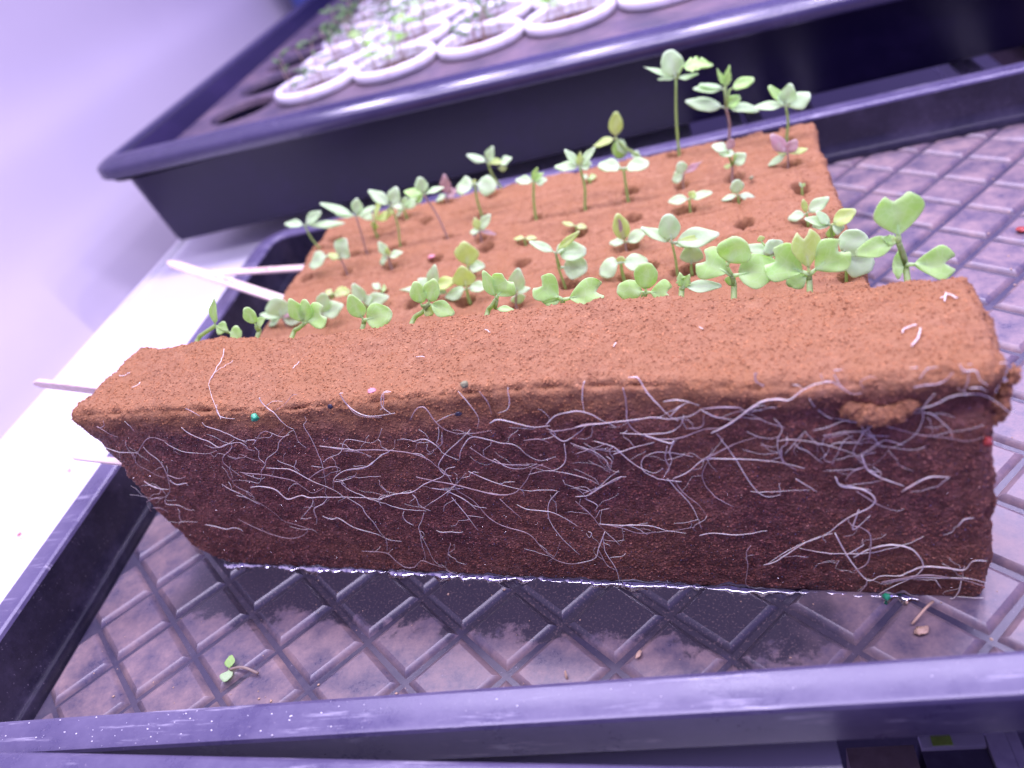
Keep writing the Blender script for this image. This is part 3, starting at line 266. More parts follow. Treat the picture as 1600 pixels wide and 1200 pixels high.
SEEDLINGS=[
 ('pale seedling at the back left corner of the rear sponge, three oval leaves', 'T', 'seedlings on the rear sponge sheet', (57.66, 215.63, 34.0), (55.77, 216.01, 45.49), [((55.77, 216.01, 45.49), (47.24, 217.75, 48.1), 3.02, 'o', 'p', 0.5), ((55.77, 216.01, 45.49), (72.87, 212.52, 45.18), 2.68, 'o', 'p', 0.4), ((55.77, 216.01, 45.49), (64.03, 214.33, 50.51), 3.48, 'o', 'p', 0.7)]),
 ('thin pink stemmed seedling second from the left on the back edge', 'T', 'seedlings on the rear sponge sheet', (83.01, 203.07, 34.0), (85.04, 202.65, 49.73), [((85.04, 202.65, 49.73), (73.05, 205.1, 57.02), 2.57, 'o', 'p', 0.5), ((85.04, 202.65, 49.73), (77.14, 204.27, 52.19), 2.33, 'o', 'p', 0.3), ((85.04, 202.65, 49.73), (87.87, 202.08, 56.16), 3.8, 'o', 'p', 0.8), ((85.04, 202.65, 49.73), (93.57, 200.91, 53.16), 2.53, 'o', 'p', 0.4)]),
 ('low yellow-green leaf cluster tucked against the back edge of the rear sponge', 'T', 'seedlings on the rear sponge sheet', (84.13, 217.32, 34.0), (85.82, 216.98, 40.24), [((85.82, 216.98, 40.24), (81.26, 217.91, 46.25), 3.23, 'o', 'p', 0.5), ((85.82, 216.98, 40.24), (94.84, 215.13, 43.58), 3.19, 'o', 'y', 0.6), ((85.82, 216.98, 40.24), (90.48, 216.03, 47.69), 2.65, 'o', 'y', 0.5), ((85.82, 216.98, 40.24), (83.93, 217.36, 36.5), 2.73, 'o', 'y', 0.9)]),
 ('seedling third from the left on the back edge, leaf folded to the left', 'T', 'seedlings on the rear sponge sheet', (98.34, 202.26, 34.0), (101.05, 201.71, 51.04), [((101.05, 201.71, 51.04), (95.22, 202.9, 58.49), 3.52, 'o', 'p', 0.5), ((101.05, 201.71, 51.04), (105.56, 200.79, 57.32), 4.47, 'r', 'p', 0.9), ((101.05, 201.71, 51.04), (96.61, 202.62, 46.51), 2.05, 'o', 'y', 0.8)]),
 ('small whitish seedling with three leaves just right of the folded-leaf seedling', 'T', 'seedlings on the rear sponge sheet', (96.27, 226.95, 34.0), (96.39, 226.92, 38.3), [((96.39, 226.92, 38.3), (91.6, 227.9, 36.46), 2.5, 'o', 'p', 0.5), ((96.39, 226.92, 38.3), (103.34, 225.5, 42.82), 3.25, 'o', 'p', 0.6), ((96.39, 226.92, 38.3), (92.39, 227.74, 41.58), 2.2, 'o', 'p', 0.4), ((96.39, 226.92, 38.3), (99.17, 226.36, 43.09), 3.0, 'o', 'p', 0.8)]),
 ('seedling leaning left on a long bare pinkish stem, with one round upright leaf', 'T', 'seedlings on the rear sponge sheet', (118.9, 200.73, 34.0), (115.54, 201.42, 52.79), [((115.54, 201.42, 52.79), (108.79, 202.8, 55.64), 3.5, 'o', 'g', 0.5), ((115.54, 201.42, 52.79), (116.25, 201.28, 59.17), 3.93, 'r', 'p', 0.9), ((115.54, 201.42, 52.79), (123.54, 199.79, 55.19), 2.21, 'o', 'p', 0.3), ((115.54, 201.42, 52.79), (111.03, 202.34, 51.2), 3.01, 'o', 'g', 0.5)]),
 ('pinkish seedling with an upright pink leaf beside the two big round leaves', 'T', 'seedlings on the rear sponge sheet', (113.4, 235.89, 34.0), (113.92, 235.78, 36.39), [((113.92, 235.78, 36.39), (115.66, 235.43, 44.9), 3.56, 'o', 'k', 0.9), ((113.92, 235.78, 36.39), (118.89, 234.77, 38.44), 3.31, 'o', 'k', 0.7), ((113.92, 235.78, 36.39), (108.4, 236.91, 35.61), 2.25, 'o', 'p', 0.3)]),
 ('two big round blue green leaves side by side on a thick stem', 'T', 'seedlings on the rear sponge sheet', (131.69, 214.91, 34.0), (133.06, 214.62, 47.28), [((133.06, 214.62, 47.28), (124.83, 216.3, 47.03), 5.71, 'r', 'p', 0.6), ((133.06, 214.62, 47.28), (140.66, 213.07, 45.08), 6.12, 'r', 'p', 0.95), ((133.06, 214.62, 47.28), (133.04, 214.63, 48.95), 1.53, 'o', 'y', 0.5)]),
 ('pair of crossed pale stems with small leaves against the dark tub wall', 'T', 'seedlings on the rear sponge sheet', (137.46, 238.24, 34.0), (135.06, 238.73, 45.63), [((135.06, 238.73, 45.63), (128.14, 240.14, 50.76), 2.99, 'o', 'p', 0.5), ((135.06, 238.73, 45.63), (138.57, 238.01, 51.43), 3.22, 'o', 'p', 0.7), ((135.06, 238.73, 45.63), (140.8, 237.56, 45.34), 2.71, 'o', 'y', 0.4), ((139.92, 237.74, 44.32), (145.06, 236.69, 46.14), 3.23, 'o', 'p', 0.5), ((141.03, 237.51, 44.15), (140.6, 237.6, 40.7), 2.73, 'o', 'p', 0.9)]),
 ('upright seedling with curled dark green middle leaf, centre of the back row', 'T', 'seedlings on the rear sponge sheet', (155.8, 200.95, 34.0), (158.83, 200.33, 48.5), [((158.83, 200.33, 48.5), (152.7, 201.59, 50.44), 2.92, 'o', 'p', 0.5), ((158.83, 200.33, 48.5), (163.48, 199.39, 48.88), 2.88, 'o', 'p', 0.5), ((158.83, 200.33, 48.5), (161.12, 199.87, 53.37), 2.15, 't', 'g', 0.9), ((158.83, 200.33, 48.5), (162.67, 199.55, 51.6), 1.68, 't', 'g', 0.6)]),
 ('green-stemmed seedling with one wide pale lower leaf and two lifted upper leaves', 'T', 'seedlings on the rear sponge sheet', (175.42, 200.16, 34.0), (177.05, 199.83, 50.38), [((177.05, 199.83, 50.38), (168.67, 201.54, 52.4), 3.35, 'o', 'p', 0.5), ((177.05, 199.83, 50.38), (180.94, 199.03, 51.57), 3.3, 'o', 'p', 0.5), ((177.05, 199.83, 50.38), (173.74, 200.5, 57.2), 2.59, 'o', 'p', 0.6), ((177.05, 199.83, 50.38), (182.67, 198.68, 56.3), 2.56, 'o', 'p', 0.7), ((177.05, 199.83, 50.38), (178.19, 199.59, 55.51), 2.35, 't', 'y', 0.9)]),
 ('tiny dark green sprout half hidden behind the wide pale leaf', 'T', 'seedlings on the rear sponge sheet', (176.85, 223.68, 34.0), (176.57, 223.74, 35.17), [((176.57, 223.74, 35.17), (174.8, 224.1, 36.83), 1.82, 'o', 'p', 0.4), ((176.57, 223.74, 35.17), (179.62, 223.12, 35.85), 1.81, 'o', 'g', 0.4)]),
 ('two pale wing leaves spread flat over a stout green stem, centre back', 'T', 'seedlings on the rear sponge sheet', (191.96, 199.46, 34.0), (192.56, 199.34, 46.4), [((192.56, 199.34, 46.4), (184.5, 200.98, 49.14), 4.27, 'r', 'p', 0.5), ((192.56, 199.34, 46.4), (201.11, 197.59, 47.14), 4.43, 'r', 'p', 0.55), ((192.56, 199.34, 46.4), (192.38, 199.37, 45.41), 2.37, 'r', 'y', 0.9)]),
 ('seedling with an arching white stem and one upright yellow green leaf', 'T', 'seedlings on the rear sponge sheet', (197.47, 238.54, 34.0), (189.53, 240.16, 42.82), [((189.53, 240.16, 42.82), (191.35, 239.78, 52.33), 4.41, 'o', 'y', 0.9), ((189.53, 240.16, 42.82), (180.64, 241.97, 41.44), 2.94, 'o', 'y', 0.5), ((189.53, 240.16, 42.82), (190.05, 240.05, 34.29), 4.29, 'r', 'g', 0.9), ((194.36, 239.17, 35.9), (197.84, 238.46, 33.09), 3.19, 'o', 'p', 0.5), ((189.53, 240.16, 42.82), (193.06, 239.44, 36.1), 3.73, 'o', 'p', 0.5)]),
 ('tallest seedling, long bare stem and a frilly green leaf at the top', 'T', 'seedlings on the rear sponge sheet', (213.52, 231.28, 34.0), (216.53, 230.67, 63.79), [((216.53, 230.67, 63.79), (207.03, 232.61, 70.43), 1.95, 'n', 'p', 0.4), ((216.53, 230.67, 63.79), (215.57, 230.87, 73.34), 6.45, 'r', 'p', 0.9), ((219.47, 230.07, 67.84), (229.35, 228.05, 67.4), 4.75, 't', 'g', 0.6), ((216.53, 230.67, 63.79), (210.55, 231.89, 65.38), 2.2, 'o', 'p', 0.3), ((216.53, 230.67, 63.79), (223.94, 229.16, 64.6), 2.16, 'o', 'p', 0.3)]),
 ('second tall seedling, crowned with several layers of pale leaves', 'T', 'seedlings on the rear sponge sheet', (233.62, 234.85, 34.0), (233.75, 234.83, 46.88), [((233.75, 234.83, 46.88), (220.84, 237.46, 52.22), 4.54, 'o', 'p', 0.55), ((233.75, 234.83, 46.88), (244.71, 232.59, 45.49), 3.96, 'o', 'p', 0.4), ((234.02, 234.77, 53.94), (223.86, 236.84, 56.78), 3.49, 'o', 'p', 0.5), ((235.87, 234.39, 53.61), (243.81, 232.77, 56.6), 3.4, 'r', 'g', 0.7), ((234.59, 234.65, 54.84), (236.48, 234.27, 61.85), 2.18, 't', 'g', 0.9), ((234.18, 234.74, 55.41), (232.51, 235.08, 61.62), 1.71, 't', 'g', 0.8), ((233.75, 234.83, 46.88), (238.58, 233.84, 50.11), 3.46, 'r', 'g', 0.8), ((234.07, 234.76, 54.43), (226.45, 236.32, 58.31), 2.23, 'o', 'p', 0.4)]),
 ('third tall seedling, nearest the back right corner, under an umbrella of overlapping leaves', 'T', 'seedlings on the rear sponge sheet', (253.75, 223.14, 34.0), (254.29, 223.03, 46.49), [((254.29, 223.03, 46.49), (244.37, 225.05, 48.95), 3.38, 'o', 'p', 0.45), ((254.29, 223.03, 46.49), (261.91, 221.47, 49.51), 5.18, 'r', 'p', 0.7), ((254.29, 223.03, 46.49), (249.95, 223.91, 54.53), 2.84, 'r', 'g', 0.6), ((254.29, 223.03, 46.49), (256.05, 222.67, 53.66), 4.24, 'o', 'p', 0.5), ((254.29, 223.03, 46.49), (259.18, 222.03, 47.1), 2.37, 'o', 'g', 0.5), ((254.29, 223.03, 46.49), (252.57, 223.38, 50.69), 3.57, 'o', 'p', 0.5)]),
 ('short seedling with pale pink leaves at the foot of the umbrella-leaved one', 'T', 'seedlings on the rear sponge sheet', (249.95, 198.85, 34.0), (250.23, 198.79, 38.62), [((250.23, 198.79, 38.62), (246.25, 199.6, 45.73), 3.85, 'o', 'k', 0.9), ((250.23, 198.79, 38.62), (252.78, 198.27, 42.78), 2.93, 'o', 'k', 0.7), ((250.23, 198.79, 38.62), (255.96, 197.62, 39.89), 1.81, 'o', 'y', 0.4), ((250.23, 198.79, 38.62), (243.64, 200.14, 36.19), 2.32, 'o', 'p', 0.5), ((250.23, 198.79, 38.62), (247.17, 199.42, 40.55), 1.83, 'o', 'y', 0.3)]),
 ('small seedling stacked in three tiers below the second tall stem', 'T', 'seedlings on the rear sponge sheet', (230.27, 198.04, 34.0), (230.8, 197.93, 39.19), [((229.83, 198.13, 44.74), (225.57, 199.0, 47.83), 2.98, 'o', 'p', 0.5), ((229.83, 198.13, 44.74), (231.73, 197.74, 48.53), 2.27, 'o', 'k', 0.8), ((232.52, 197.58, 43.35), (227.41, 198.62, 44.63), 2.99, 'o', 'p', 0.5), ((230.8, 197.93, 39.19), (235.04, 197.07, 42.47), 3.65, 'o', 'p', 0.8), ((230.8, 197.93, 39.19), (228.16, 198.47, 39.34), 1.62, 'o', 'y', 0.3)]),
 ('little seedling with two pale round leaves and one bright pink leaf', 'T', 'seedlings on the rear sponge sheet', (212.76, 202.04, 34.0), (213.55, 201.88, 38.03), [((213.55, 201.88, 38.03), (212.78, 202.04, 42.47), 3.54, 'r', 'p', 0.8), ((213.55, 201.88, 38.03), (220.0, 200.56, 41.88), 1.87, 'n', 'k', 0.7), ((213.55, 201.88, 38.03), (209.35, 202.74, 36.31), 3.36, 'o', 'p', 0.7)]),
 ('low seedling spreading two long pale leaves left and right over a hole', 'T', 'seedlings on the rear sponge sheet', (213.58, 181.05, 34.0), (213.86, 181.0, 37.7), [((213.86, 181.0, 37.7), (207.31, 182.33, 38.09), 2.72, 'o', 'p', 0.5), ((213.86, 181.0, 37.7), (220.76, 179.59, 39.45), 2.44, 'o', 'p', 0.5), ((213.86, 181.0, 37.7), (215.7, 180.62, 40.15), 1.78, 'o', 'y', 0.6)]),
 ('three-leaved rosette seedling right of centre, one leaf upright', 'T', 'seedlings on the rear sponge sheet', (230.16, 179.77, 34.0), (230.14, 179.78, 35.96), [((230.14, 179.78, 35.96), (230.03, 179.8, 41.26), 3.72, 'r', 'p', 0.9), ((230.14, 179.78, 35.96), (224.98, 180.83, 35.19), 1.79, 'o', 'p', 0.4), ((230.14, 179.78, 35.96), (235.07, 178.77, 35.04), 2.2, 'o', 'p', 0.5)]),
 ('tiny sprout just opening in a hole near the right edge of the rear sponge', 'T', 'seedlings on the rear sponge sheet', (250.91, 178.2, 34.0), (250.96, 178.19, 34.94), [((250.96, 178.19, 34.94), (250.44, 178.3, 36.43), 0.87, 'o', 'p', 0.8), ((250.96, 178.19, 34.94), (251.81, 178.02, 36.0), 0.86, 'o', 'g', 0.8)]),
 ('seedling at the right edge of the rear sponge with a slanting oval leaf', 'T', 'seedlings on the rear sponge sheet', (248.61, 156.69, 34.0), (248.34, 156.75, 36.08), [((248.34, 156.75, 36.08), (243.21, 157.79, 35.37), 2.46, 'o', 'p', 0.5), ((248.34, 156.75, 36.08), (253.87, 155.62, 40.71), 2.79, 'o', 'p', 0.6), ((248.34, 156.75, 36.08), (247.81, 156.85, 40.64), 1.61, 'o', 'y', 0.8)]),
 ('leaf cluster at the right edge of the sheet, bright folded leaf pointing right', 'T', 'seedlings on the rear sponge sheet', (252.88, 142.32, 34.0), (252.66, 142.37, 38.4), [((252.66, 142.37, 38.4), (258.6, 141.16, 42.33), 3.58, 'o', 'y', 0.7), ((252.66, 142.37, 38.4), (246.45, 143.64, 41.56), 2.31, 'o', 'p', 0.5), ((252.66, 142.37, 38.4), (249.68, 142.98, 43.07), 2.67, 'o', 'p', 0.5), ((252.66, 142.37, 38.4), (256.11, 141.66, 37.54), 3.83, 'o', 'p', 0.6), ((252.66, 142.37, 38.4), (248.1, 143.3, 38.96), 2.32, 'o', 'p', 0.4), ((252.66, 142.37, 38.4), (252.88, 142.32, 34.22), 2.72, 'r', 'g', 0.8)]),
 ('small seedling with a lavender lower leaf in the middle of the rear sponge', 'T', 'seedlings on the rear sponge sheet', (135.23, 189.05, 34.0), (135.64, 188.96, 38.69), [((135.64, 188.96, 38.69), (135.37, 189.02, 43.64), 2.42, 'o', 'y', 0.9), ((135.64, 188.96, 38.69), (140.77, 187.92, 44.3), 3.11, 'o', 'p', 0.7), ((135.64, 188.96, 38.69), (131.98, 189.71, 38.85), 2.2, 'o', 'p', 0.5), ((135.64, 188.96, 38.69), (132.15, 189.68, 36.88), 1.23, 'o', 'k', 0.4), ((135.64, 188.96, 38.69), (141.21, 187.83, 37.19), 1.46, 'o', 'k', 0.4)]),
 ('flat newly opened sprout left of the dark middle holes, two thin leaves', 'T', 'seedlings on the rear sponge sheet', (152.91, 182.16, 34.0), (153.26, 182.09, 35.31), [((153.26, 182.09, 35.31), (149.43, 182.87, 36.04), 1.67, 'o', 'y', 0.3), ((153.26, 182.09, 35.31), (157.21, 181.28, 35.12), 1.66, 'o', 'y', 0.3)]),
 ('flat sprout with dull leaves, just above and right of the other flat sprout', 'T', 'seedlings on the rear sponge sheet', (172.61, 183.33, 34.0), (172.43, 183.37, 35.35), [((172.43, 183.37, 35.35), (168.61, 184.15, 37.67), 1.65, 'o', 'y', 0.3), ((172.43, 183.37, 35.35), (176.12, 182.62, 34.63), 1.64, 'o', 'y', 0.4)]),
 ('low seedling with an upright pink-edged leaf between two oval leaves', 'T', 'seedlings on the rear sponge sheet', (190.36, 161.41, 34.0), (190.55, 161.37, 36.22), [((190.55, 161.37, 36.22), (189.96, 161.49, 45.77), 4.26, 'o', 'y', 0.95), ((190.55, 161.37, 36.22), (185.67, 162.37, 37.04), 2.4, 'o', 'p', 0.4), ((190.55, 161.37, 36.22), (197.62, 159.93, 39.79), 2.98, 'o', 'p', 0.5), ((190.55, 161.37, 36.22), (189.74, 161.54, 44.6), 2.13, 'o', 'k', 0.9)]),
 ('large seedling with curled left leaf and long right leaf, centre right of rear sponge', 'T', 'seedlings on the rear sponge sheet', (206.08, 139.52, 34.0), (206.02, 139.54, 44.36), [((206.02, 139.54, 44.36), (199.09, 140.95, 50.75), 2.94, 'o', 'p', 0.5), ((206.02, 139.54, 44.36), (206.11, 139.52, 52.71), 5.01, 'r', 'p', 0.9), ((206.02, 139.54, 44.36), (218.33, 137.02, 46.44), 4.6, 'o', 'p', 0.6), ((206.02, 139.54, 44.36), (217.58, 137.18, 46.31), 1.53, 'o', 'y', 0.8), ((206.02, 139.54, 44.36), (211.53, 138.41, 42.83), 1.95, 'o', 'p', 0.4)]),
 ('round pale leaf sprout low behind the long right leaf', 'T', 'seedlings on the rear sponge sheet', (210.48, 139.86, 34.0), (210.72, 139.81, 35.84), [((210.72, 139.81, 35.84), (211.62, 139.62, 41.24), 5.32, 'r', 'p', 0.95)]),
 ('seedling with broad square right leaf over a cupped lower leaf', 'T', 'seedlings on the rear sponge sheet', (169.26, 146.2, 34.0), (169.2, 146.21, 45.52), [((169.2, 146.21, 45.52), (162.69, 147.54, 50.53), 2.28, 'o', 'p', 0.5), ((169.2, 146.21, 45.52), (178.26, 144.36, 45.22), 4.91, 'r', 'p', 0.8), ((169.2, 146.21, 45.52), (176.78, 144.67, 51.65), 1.82, 'o', 'y', 0.8), ((169.2, 146.21, 45.52), (172.36, 145.57, 48.0), 2.05, 'o', 'p', 0.5), ((169.58, 146.13, 39.92), (177.44, 144.53, 39.59), 6.22, 'r', 'p', 0.8)]),
 ('seedling with a butterfly pair of pale leaves, a small ring bud in the middle', 'T', 'seedlings on the rear sponge sheet', (189.28, 141.35, 34.0), (189.42, 141.33, 40.2), [((189.42, 141.33, 40.2), (182.03, 142.83, 38.35), 4.94, 'r', 'p', 0.6), ((189.42, 141.33, 40.2), (196.96, 139.79, 39.63), 4.41, 'r', 'p', 0.6), ((189.42, 141.33, 40.2), (189.76, 141.26, 42.03), 2.02, 'r', 'y', 0.5)]),
 ('yellow-green upright leaf with a round leaf at its foot, left of centre', 'T', 'seedlings on the rear sponge sheet', (133.47, 164.51, 34.0), (134.01, 164.4, 37.18), [((134.01, 164.4, 37.18), (135.63, 164.07, 45.92), 6.52, 'o', 'y', 0.95), ((134.01, 164.4, 37.18), (139.6, 163.26, 37.66), 3.41, 'o', 'p', 0.6)]),
 ('three-leaved pale green seedling standing over a dark hole', 'T', 'seedlings on the rear sponge sheet', (135.54, 148.15, 34.0), (136.08, 148.04, 37.87), [((136.08, 148.04, 37.87), (136.92, 147.87, 45.44), 5.79, 'o', 'y', 0.9), ((136.08, 148.04, 37.87), (143.32, 146.56, 38.48), 3.02, 'o', 'p', 0.5), ((136.08, 148.04, 37.87), (127.75, 149.74, 36.01), 3.55, 'o', 'p', 0.5)]),
 ('pale seedling partly hidden behind the upright block, left of the kidney leaves', 'T', 'seedlings on the rear sponge sheet', (153.4, 138.07, 34.0), (154.64, 137.81, 38.4), [((154.64, 137.81, 38.4), (157.18, 137.3, 45.94), 4.07, 'o', 'p', 0.9), ((154.64, 137.81, 38.4), (159.07, 136.91, 40.21), 1.65, 'o', 'p', 0.4), ((154.64, 137.81, 38.4), (154.85, 137.77, 34.38), 3.78, 'r', 'p', 0.8)]),
 ('two broad cupped leaves on a pink stem, left end of the rear sponge', 'T', 'seedlings on the rear sponge sheet', (78.97, 186.26, 34.0), (79.09, 186.24, 40.78), [((73.98, 187.28, 42.5), (63.88, 189.34, 40.34), 5.14, 'o', 'p', 0.6), ((79.09, 186.24, 40.78), (83.44, 185.35, 47.75), 6.43, 'o', 'p', 0.7), ((79.09, 186.24, 40.78), (74.93, 187.09, 43.27), 2.27, 'o', 'y', 0.5)]),
 ('small seedling beside a pink seed coat, left part of the rear sponge', 'T', 'seedlings on the rear sponge sheet', (97.89, 185.63, 34.0), (98.54, 185.5, 37.7), [((98.54, 185.5, 37.7), (97.0, 185.82, 43.58), 2.72, 'o', 'p', 0.7), ((98.54, 185.5, 37.7), (104.15, 184.35, 39.09), 2.47, 'o', 'p', 0.6), ((98.54, 185.5, 37.7), (93.69, 186.49, 35.61), 2.77, 'o', 'p', 0.6), ((98.54, 185.5, 37.7), (99.18, 185.37, 41.35), 1.73, 'o', 'y', 0.8)]),
 ('single yellow-green leaf lying low near the front left of the rear sponge', 'T', 'seedlings on the rear sponge sheet', (77.03, 170.04, 34.0), (77.98, 169.84, 34.79), [((77.98, 169.84, 34.79), (75.47, 170.36, 36.19), 2.2, 'o', 'y', 0.5), ((77.98, 169.84, 34.79), (84.5, 168.51, 35.36), 3.63, 'o', 'y', 0.7)]),
 ('tiny sprout in a hole behind the heart-leaved seedling', 'T', 'seedlings on the rear sponge sheet', (99.48, 164.07, 34.0), (99.89, 163.99, 35.65), [((99.89, 163.99, 35.65), (97.41, 164.49, 38.13), 2.12, 'o', 'p', 0.5), ((99.89, 163.99, 35.65), (101.67, 163.63, 36.05), 2.12, 'o', 'g', 0.5)]),
 ('pale seedling with four rounded leaves right behind the folded-leaf seedling of the block', 'T', 'seedlings on the rear sponge sheet', (121.66, 152.05, 34.0), (122.86, 151.81, 38.7), [((122.86, 151.81, 38.7), (126.28, 151.11, 46.15), 3.27, 'o', 'p', 0.8), ((122.86, 151.81, 38.7), (131.56, 150.03, 41.27), 3.5, 'o', 'y', 0.6), ((122.86, 151.81, 38.7), (119.53, 152.49, 42.44), 3.11, 'o', 'p', 0.6), ((122.86, 151.81, 38.7), (111.32, 154.16, 40.05), 2.26, 'n', 'p', 0.5), ((122.86, 151.81, 38.7), (127.32, 150.9, 36.7), 2.67, 'o', 'p', 0.7)]),
 ('pale green rosette left of the heart leaf, just behind the upright block', 'T', 'seedlings on the rear sponge sheet', (79.15, 149.99, 34.0), (80.84, 149.64, 38.09), [((80.84, 149.64, 38.09), (84.89, 148.82, 45.42), 4.27, 'o', 'p', 0.9), ((80.84, 149.64, 38.09), (89.67, 147.84, 40.95), 4.51, 'o', 'p', 0.7), ((80.84, 149.64, 38.09), (84.86, 148.82, 38.61), 2.28, 'o', 'p', 0.6)]),
 ('whitish broad-leaved cluster behind the left end of the upright block', 'T', 'seedlings on the rear sponge sheet', (63.13, 154.15, 34.0), (62.95, 154.19, 37.49), [((62.95, 154.19, 37.49), (63.97, 153.98, 44.77), 6.97, 'r', 'p', 0.85), ((62.95, 154.19, 37.49), (54.99, 155.81, 39.85), 2.38, 'o', 'p', 0.5), ((62.95, 154.19, 37.49), (56.21, 155.57, 35.68), 3.35, 'o', 'p', 0.5), ((62.95, 154.19, 37.49), (70.97, 152.55, 36.58), 4.21, 'o', 'p', 0.6), ((62.95, 154.19, 37.49), (71.16, 152.51, 41.37), 2.78, 'o', 'k', 0.5)]),
 ('three small oval leaves behind the heart-leaved seedling', 'T', 'seedlings on the rear sponge sheet', (95.36, 154.92, 34.0), (95.77, 154.84, 36.2), [((95.77, 154.84, 36.2), (94.43, 155.11, 43.45), 3.65, 'o', 'p', 0.8), ((95.77, 154.84, 36.2), (104.49, 153.06, 38.19), 3.86, 'o', 'p', 0.8), ((95.77, 154.84, 36.2), (98.59, 154.26, 38.44), 3.21, 'o', 'p', 0.7)]),
 ('big pale leaves behind the triple leaved seedling, front right of rear sponge', 'T', 'seedlings on the rear sponge sheet', (234.6, 126.95, 34.0), (234.38, 127.0, 40.96), [((230.93, 127.7, 45.58), (230.72, 127.74, 47.28), 1.83, 'o', 'y', 0.5), ((234.38, 127.0, 40.96), (227.38, 128.42, 44.72), 2.96, 'o', 'p', 0.8), ((234.38, 127.0, 40.96), (228.72, 128.15, 39.86), 5.05, 'r', 'p', 0.9), ((234.38, 127.0, 40.96), (233.31, 127.21, 45.31), 4.76, 'o', 'p', 0.6), ((234.38, 127.0, 40.96), (240.21, 125.81, 41.59), 2.92, 'o', 'p', 0.5), ((234.38, 127.0, 40.96), (232.41, 127.4, 42.46), 2.22, 't', 'g', 0.9)]),
 ('pair of large whitish leaves between the triple-leaved and the rightmost seedling', 'T', 'seedlings on the rear sponge sheet', (251.95, 120.51, 34.0), (250.48, 120.81, 40.83), [((250.48, 120.81, 40.83), (255.8, 119.72, 46.25), 5.9, 'r', 'p', 0.8), ((250.48, 120.81, 40.83), (258.4, 119.19, 36.69), 6.73, 'r', 'p', 0.95), ((250.48, 120.81, 40.83), (246.43, 121.63, 45.36), 3.54, 'o', 'p', 0.5)]),
 ('leftmost seedling on the upright block, thick stem arching right to one narrow leaf', 'F', 'seedlings along the top of the upright sponge block', (59.16, 111.04, 58.56), (68.94, 109.31, 63.25), [((68.94, 109.31, 63.25), (72.02, 108.77, 71.09), 2.66, 'n', 'g', 0.7), ((68.94, 109.31, 63.25), (72.11, 108.75, 61.3), 3.31, 'n', 'g', 0.8), ((72.49, 108.69, 60.31), (75.82, 108.1, 59.05), 3.89, 'r', 'g', 0.9)]),
 ('folded-leaf seedling second from the left on the upright block', 'F', 'seedlings along the top of the upright sponge block', (82.83, 106.86, 59.38), (83.3, 106.77, 61.91), [((83.3, 106.77, 61.91), (82.85, 106.85, 67.7), 3.01, 'r', 'g', 0.9), ((83.3, 106.77, 61.91), (87.25, 106.08, 64.08), 2.26, 'n', 'g', 0.8)]),
 ('broad lobed leaf on a slanting stem, third seedling from the left on the block', 'F', 'seedlings along the top of the upright sponge block', (94.51, 104.79, 58.09), (99.78, 103.86, 61.06), [((99.78, 103.86, 61.06), (99.04, 103.99, 68.71), 3.66, 'o', 'g', 0.8), ((99.78, 103.86, 61.06), (107.13, 102.56, 64.15), 7.67, 'k', 'g', 0.95), ((99.78, 103.86, 61.06), (102.94, 103.3, 67.87), 3.28, 'r', 'g', 0.8)]),
 ('seedling with one V-folded heart leaf, left half of the upright block', 'F', 'seedlings along the top of the upright sponge block', (118.7, 100.51, 59.05), (119.34, 100.4, 60.53), [((119.34, 100.4, 60.53), (118.48, 100.55, 67.94), 3.9, 'o', 'g', 0.85), ((119.34, 100.4, 60.53), (127.44, 98.97, 61.91), 5.68, 'r', 'g', 0.9)]),
 ('seedling leaning right with three rounded leaves, next after the V-folded heart leaf', 'F', 'seedlings along the top of the upright sponge block', (134.19, 97.77, 58.89), (140.89, 96.59, 63.91), [((138.57, 97.0, 63.32), (139.34, 96.86, 69.98), 3.4, 'r', 'g', 0.9), ((140.89, 96.59, 63.91), (144.23, 96.0, 70.02), 3.71, 'o', 'g', 0.9), ((140.89, 96.59, 63.91), (146.48, 95.6, 60.44), 3.45, 'o', 'g', 0.8), ((138.98, 96.93, 62.86), (140.84, 96.6, 60.58), 2.44, 'o', 'y', 0.6)]),
 ('heart leaved seedling tilted left, middle left of the upright block', 'F', 'seedlings along the top of the upright sponge block', (156.45, 93.84, 59.24), (160.25, 93.17, 63.49), [((160.25, 93.17, 63.49), (159.29, 93.34, 70.81), 2.62, 'o', 'g', 0.8), ((160.25, 93.17, 63.49), (164.63, 92.39, 68.85), 7.82, 'k', 'g', 0.95), ((158.97, 93.39, 60.41), (163.83, 92.53, 59.92), 1.51, 'n', 'g', 0.5)]),
 ('matched pair of kidney leaves spread like wings, middle of the upright block', 'F', 'seedlings along the top of the upright sponge block', (176.99, 90.21, 59.36), (177.61, 90.1, 61.25), [((177.61, 90.1, 61.25), (172.6, 90.98, 66.79), 7.75, 'k', 'g', 0.95), ((177.61, 90.1, 61.25), (187.57, 88.34, 63.22), 7.62, 'k', 'g', 0.95), ((177.61, 90.1, 61.25), (172.43, 91.01, 62.19), 2.95, 'o', 'g', 0.7)]),
 ('seedling with a tall crinkled leaf and a small round leaf to its left', 'F', 'seedlings along the top of the upright sponge block', (197.64, 86.55, 59.5), (198.56, 86.39, 61.27), [((198.56, 86.39, 61.27), (192.31, 87.5, 63.07), 4.09, 'r', 'g', 0.95), ((198.56, 86.39, 61.27), (199.75, 86.18, 68.37), 4.27, 'r', 'g', 0.9), ((198.56, 86.39, 61.27), (204.31, 85.38, 60.82), 6.19, 'k', 'g', 0.95)]),
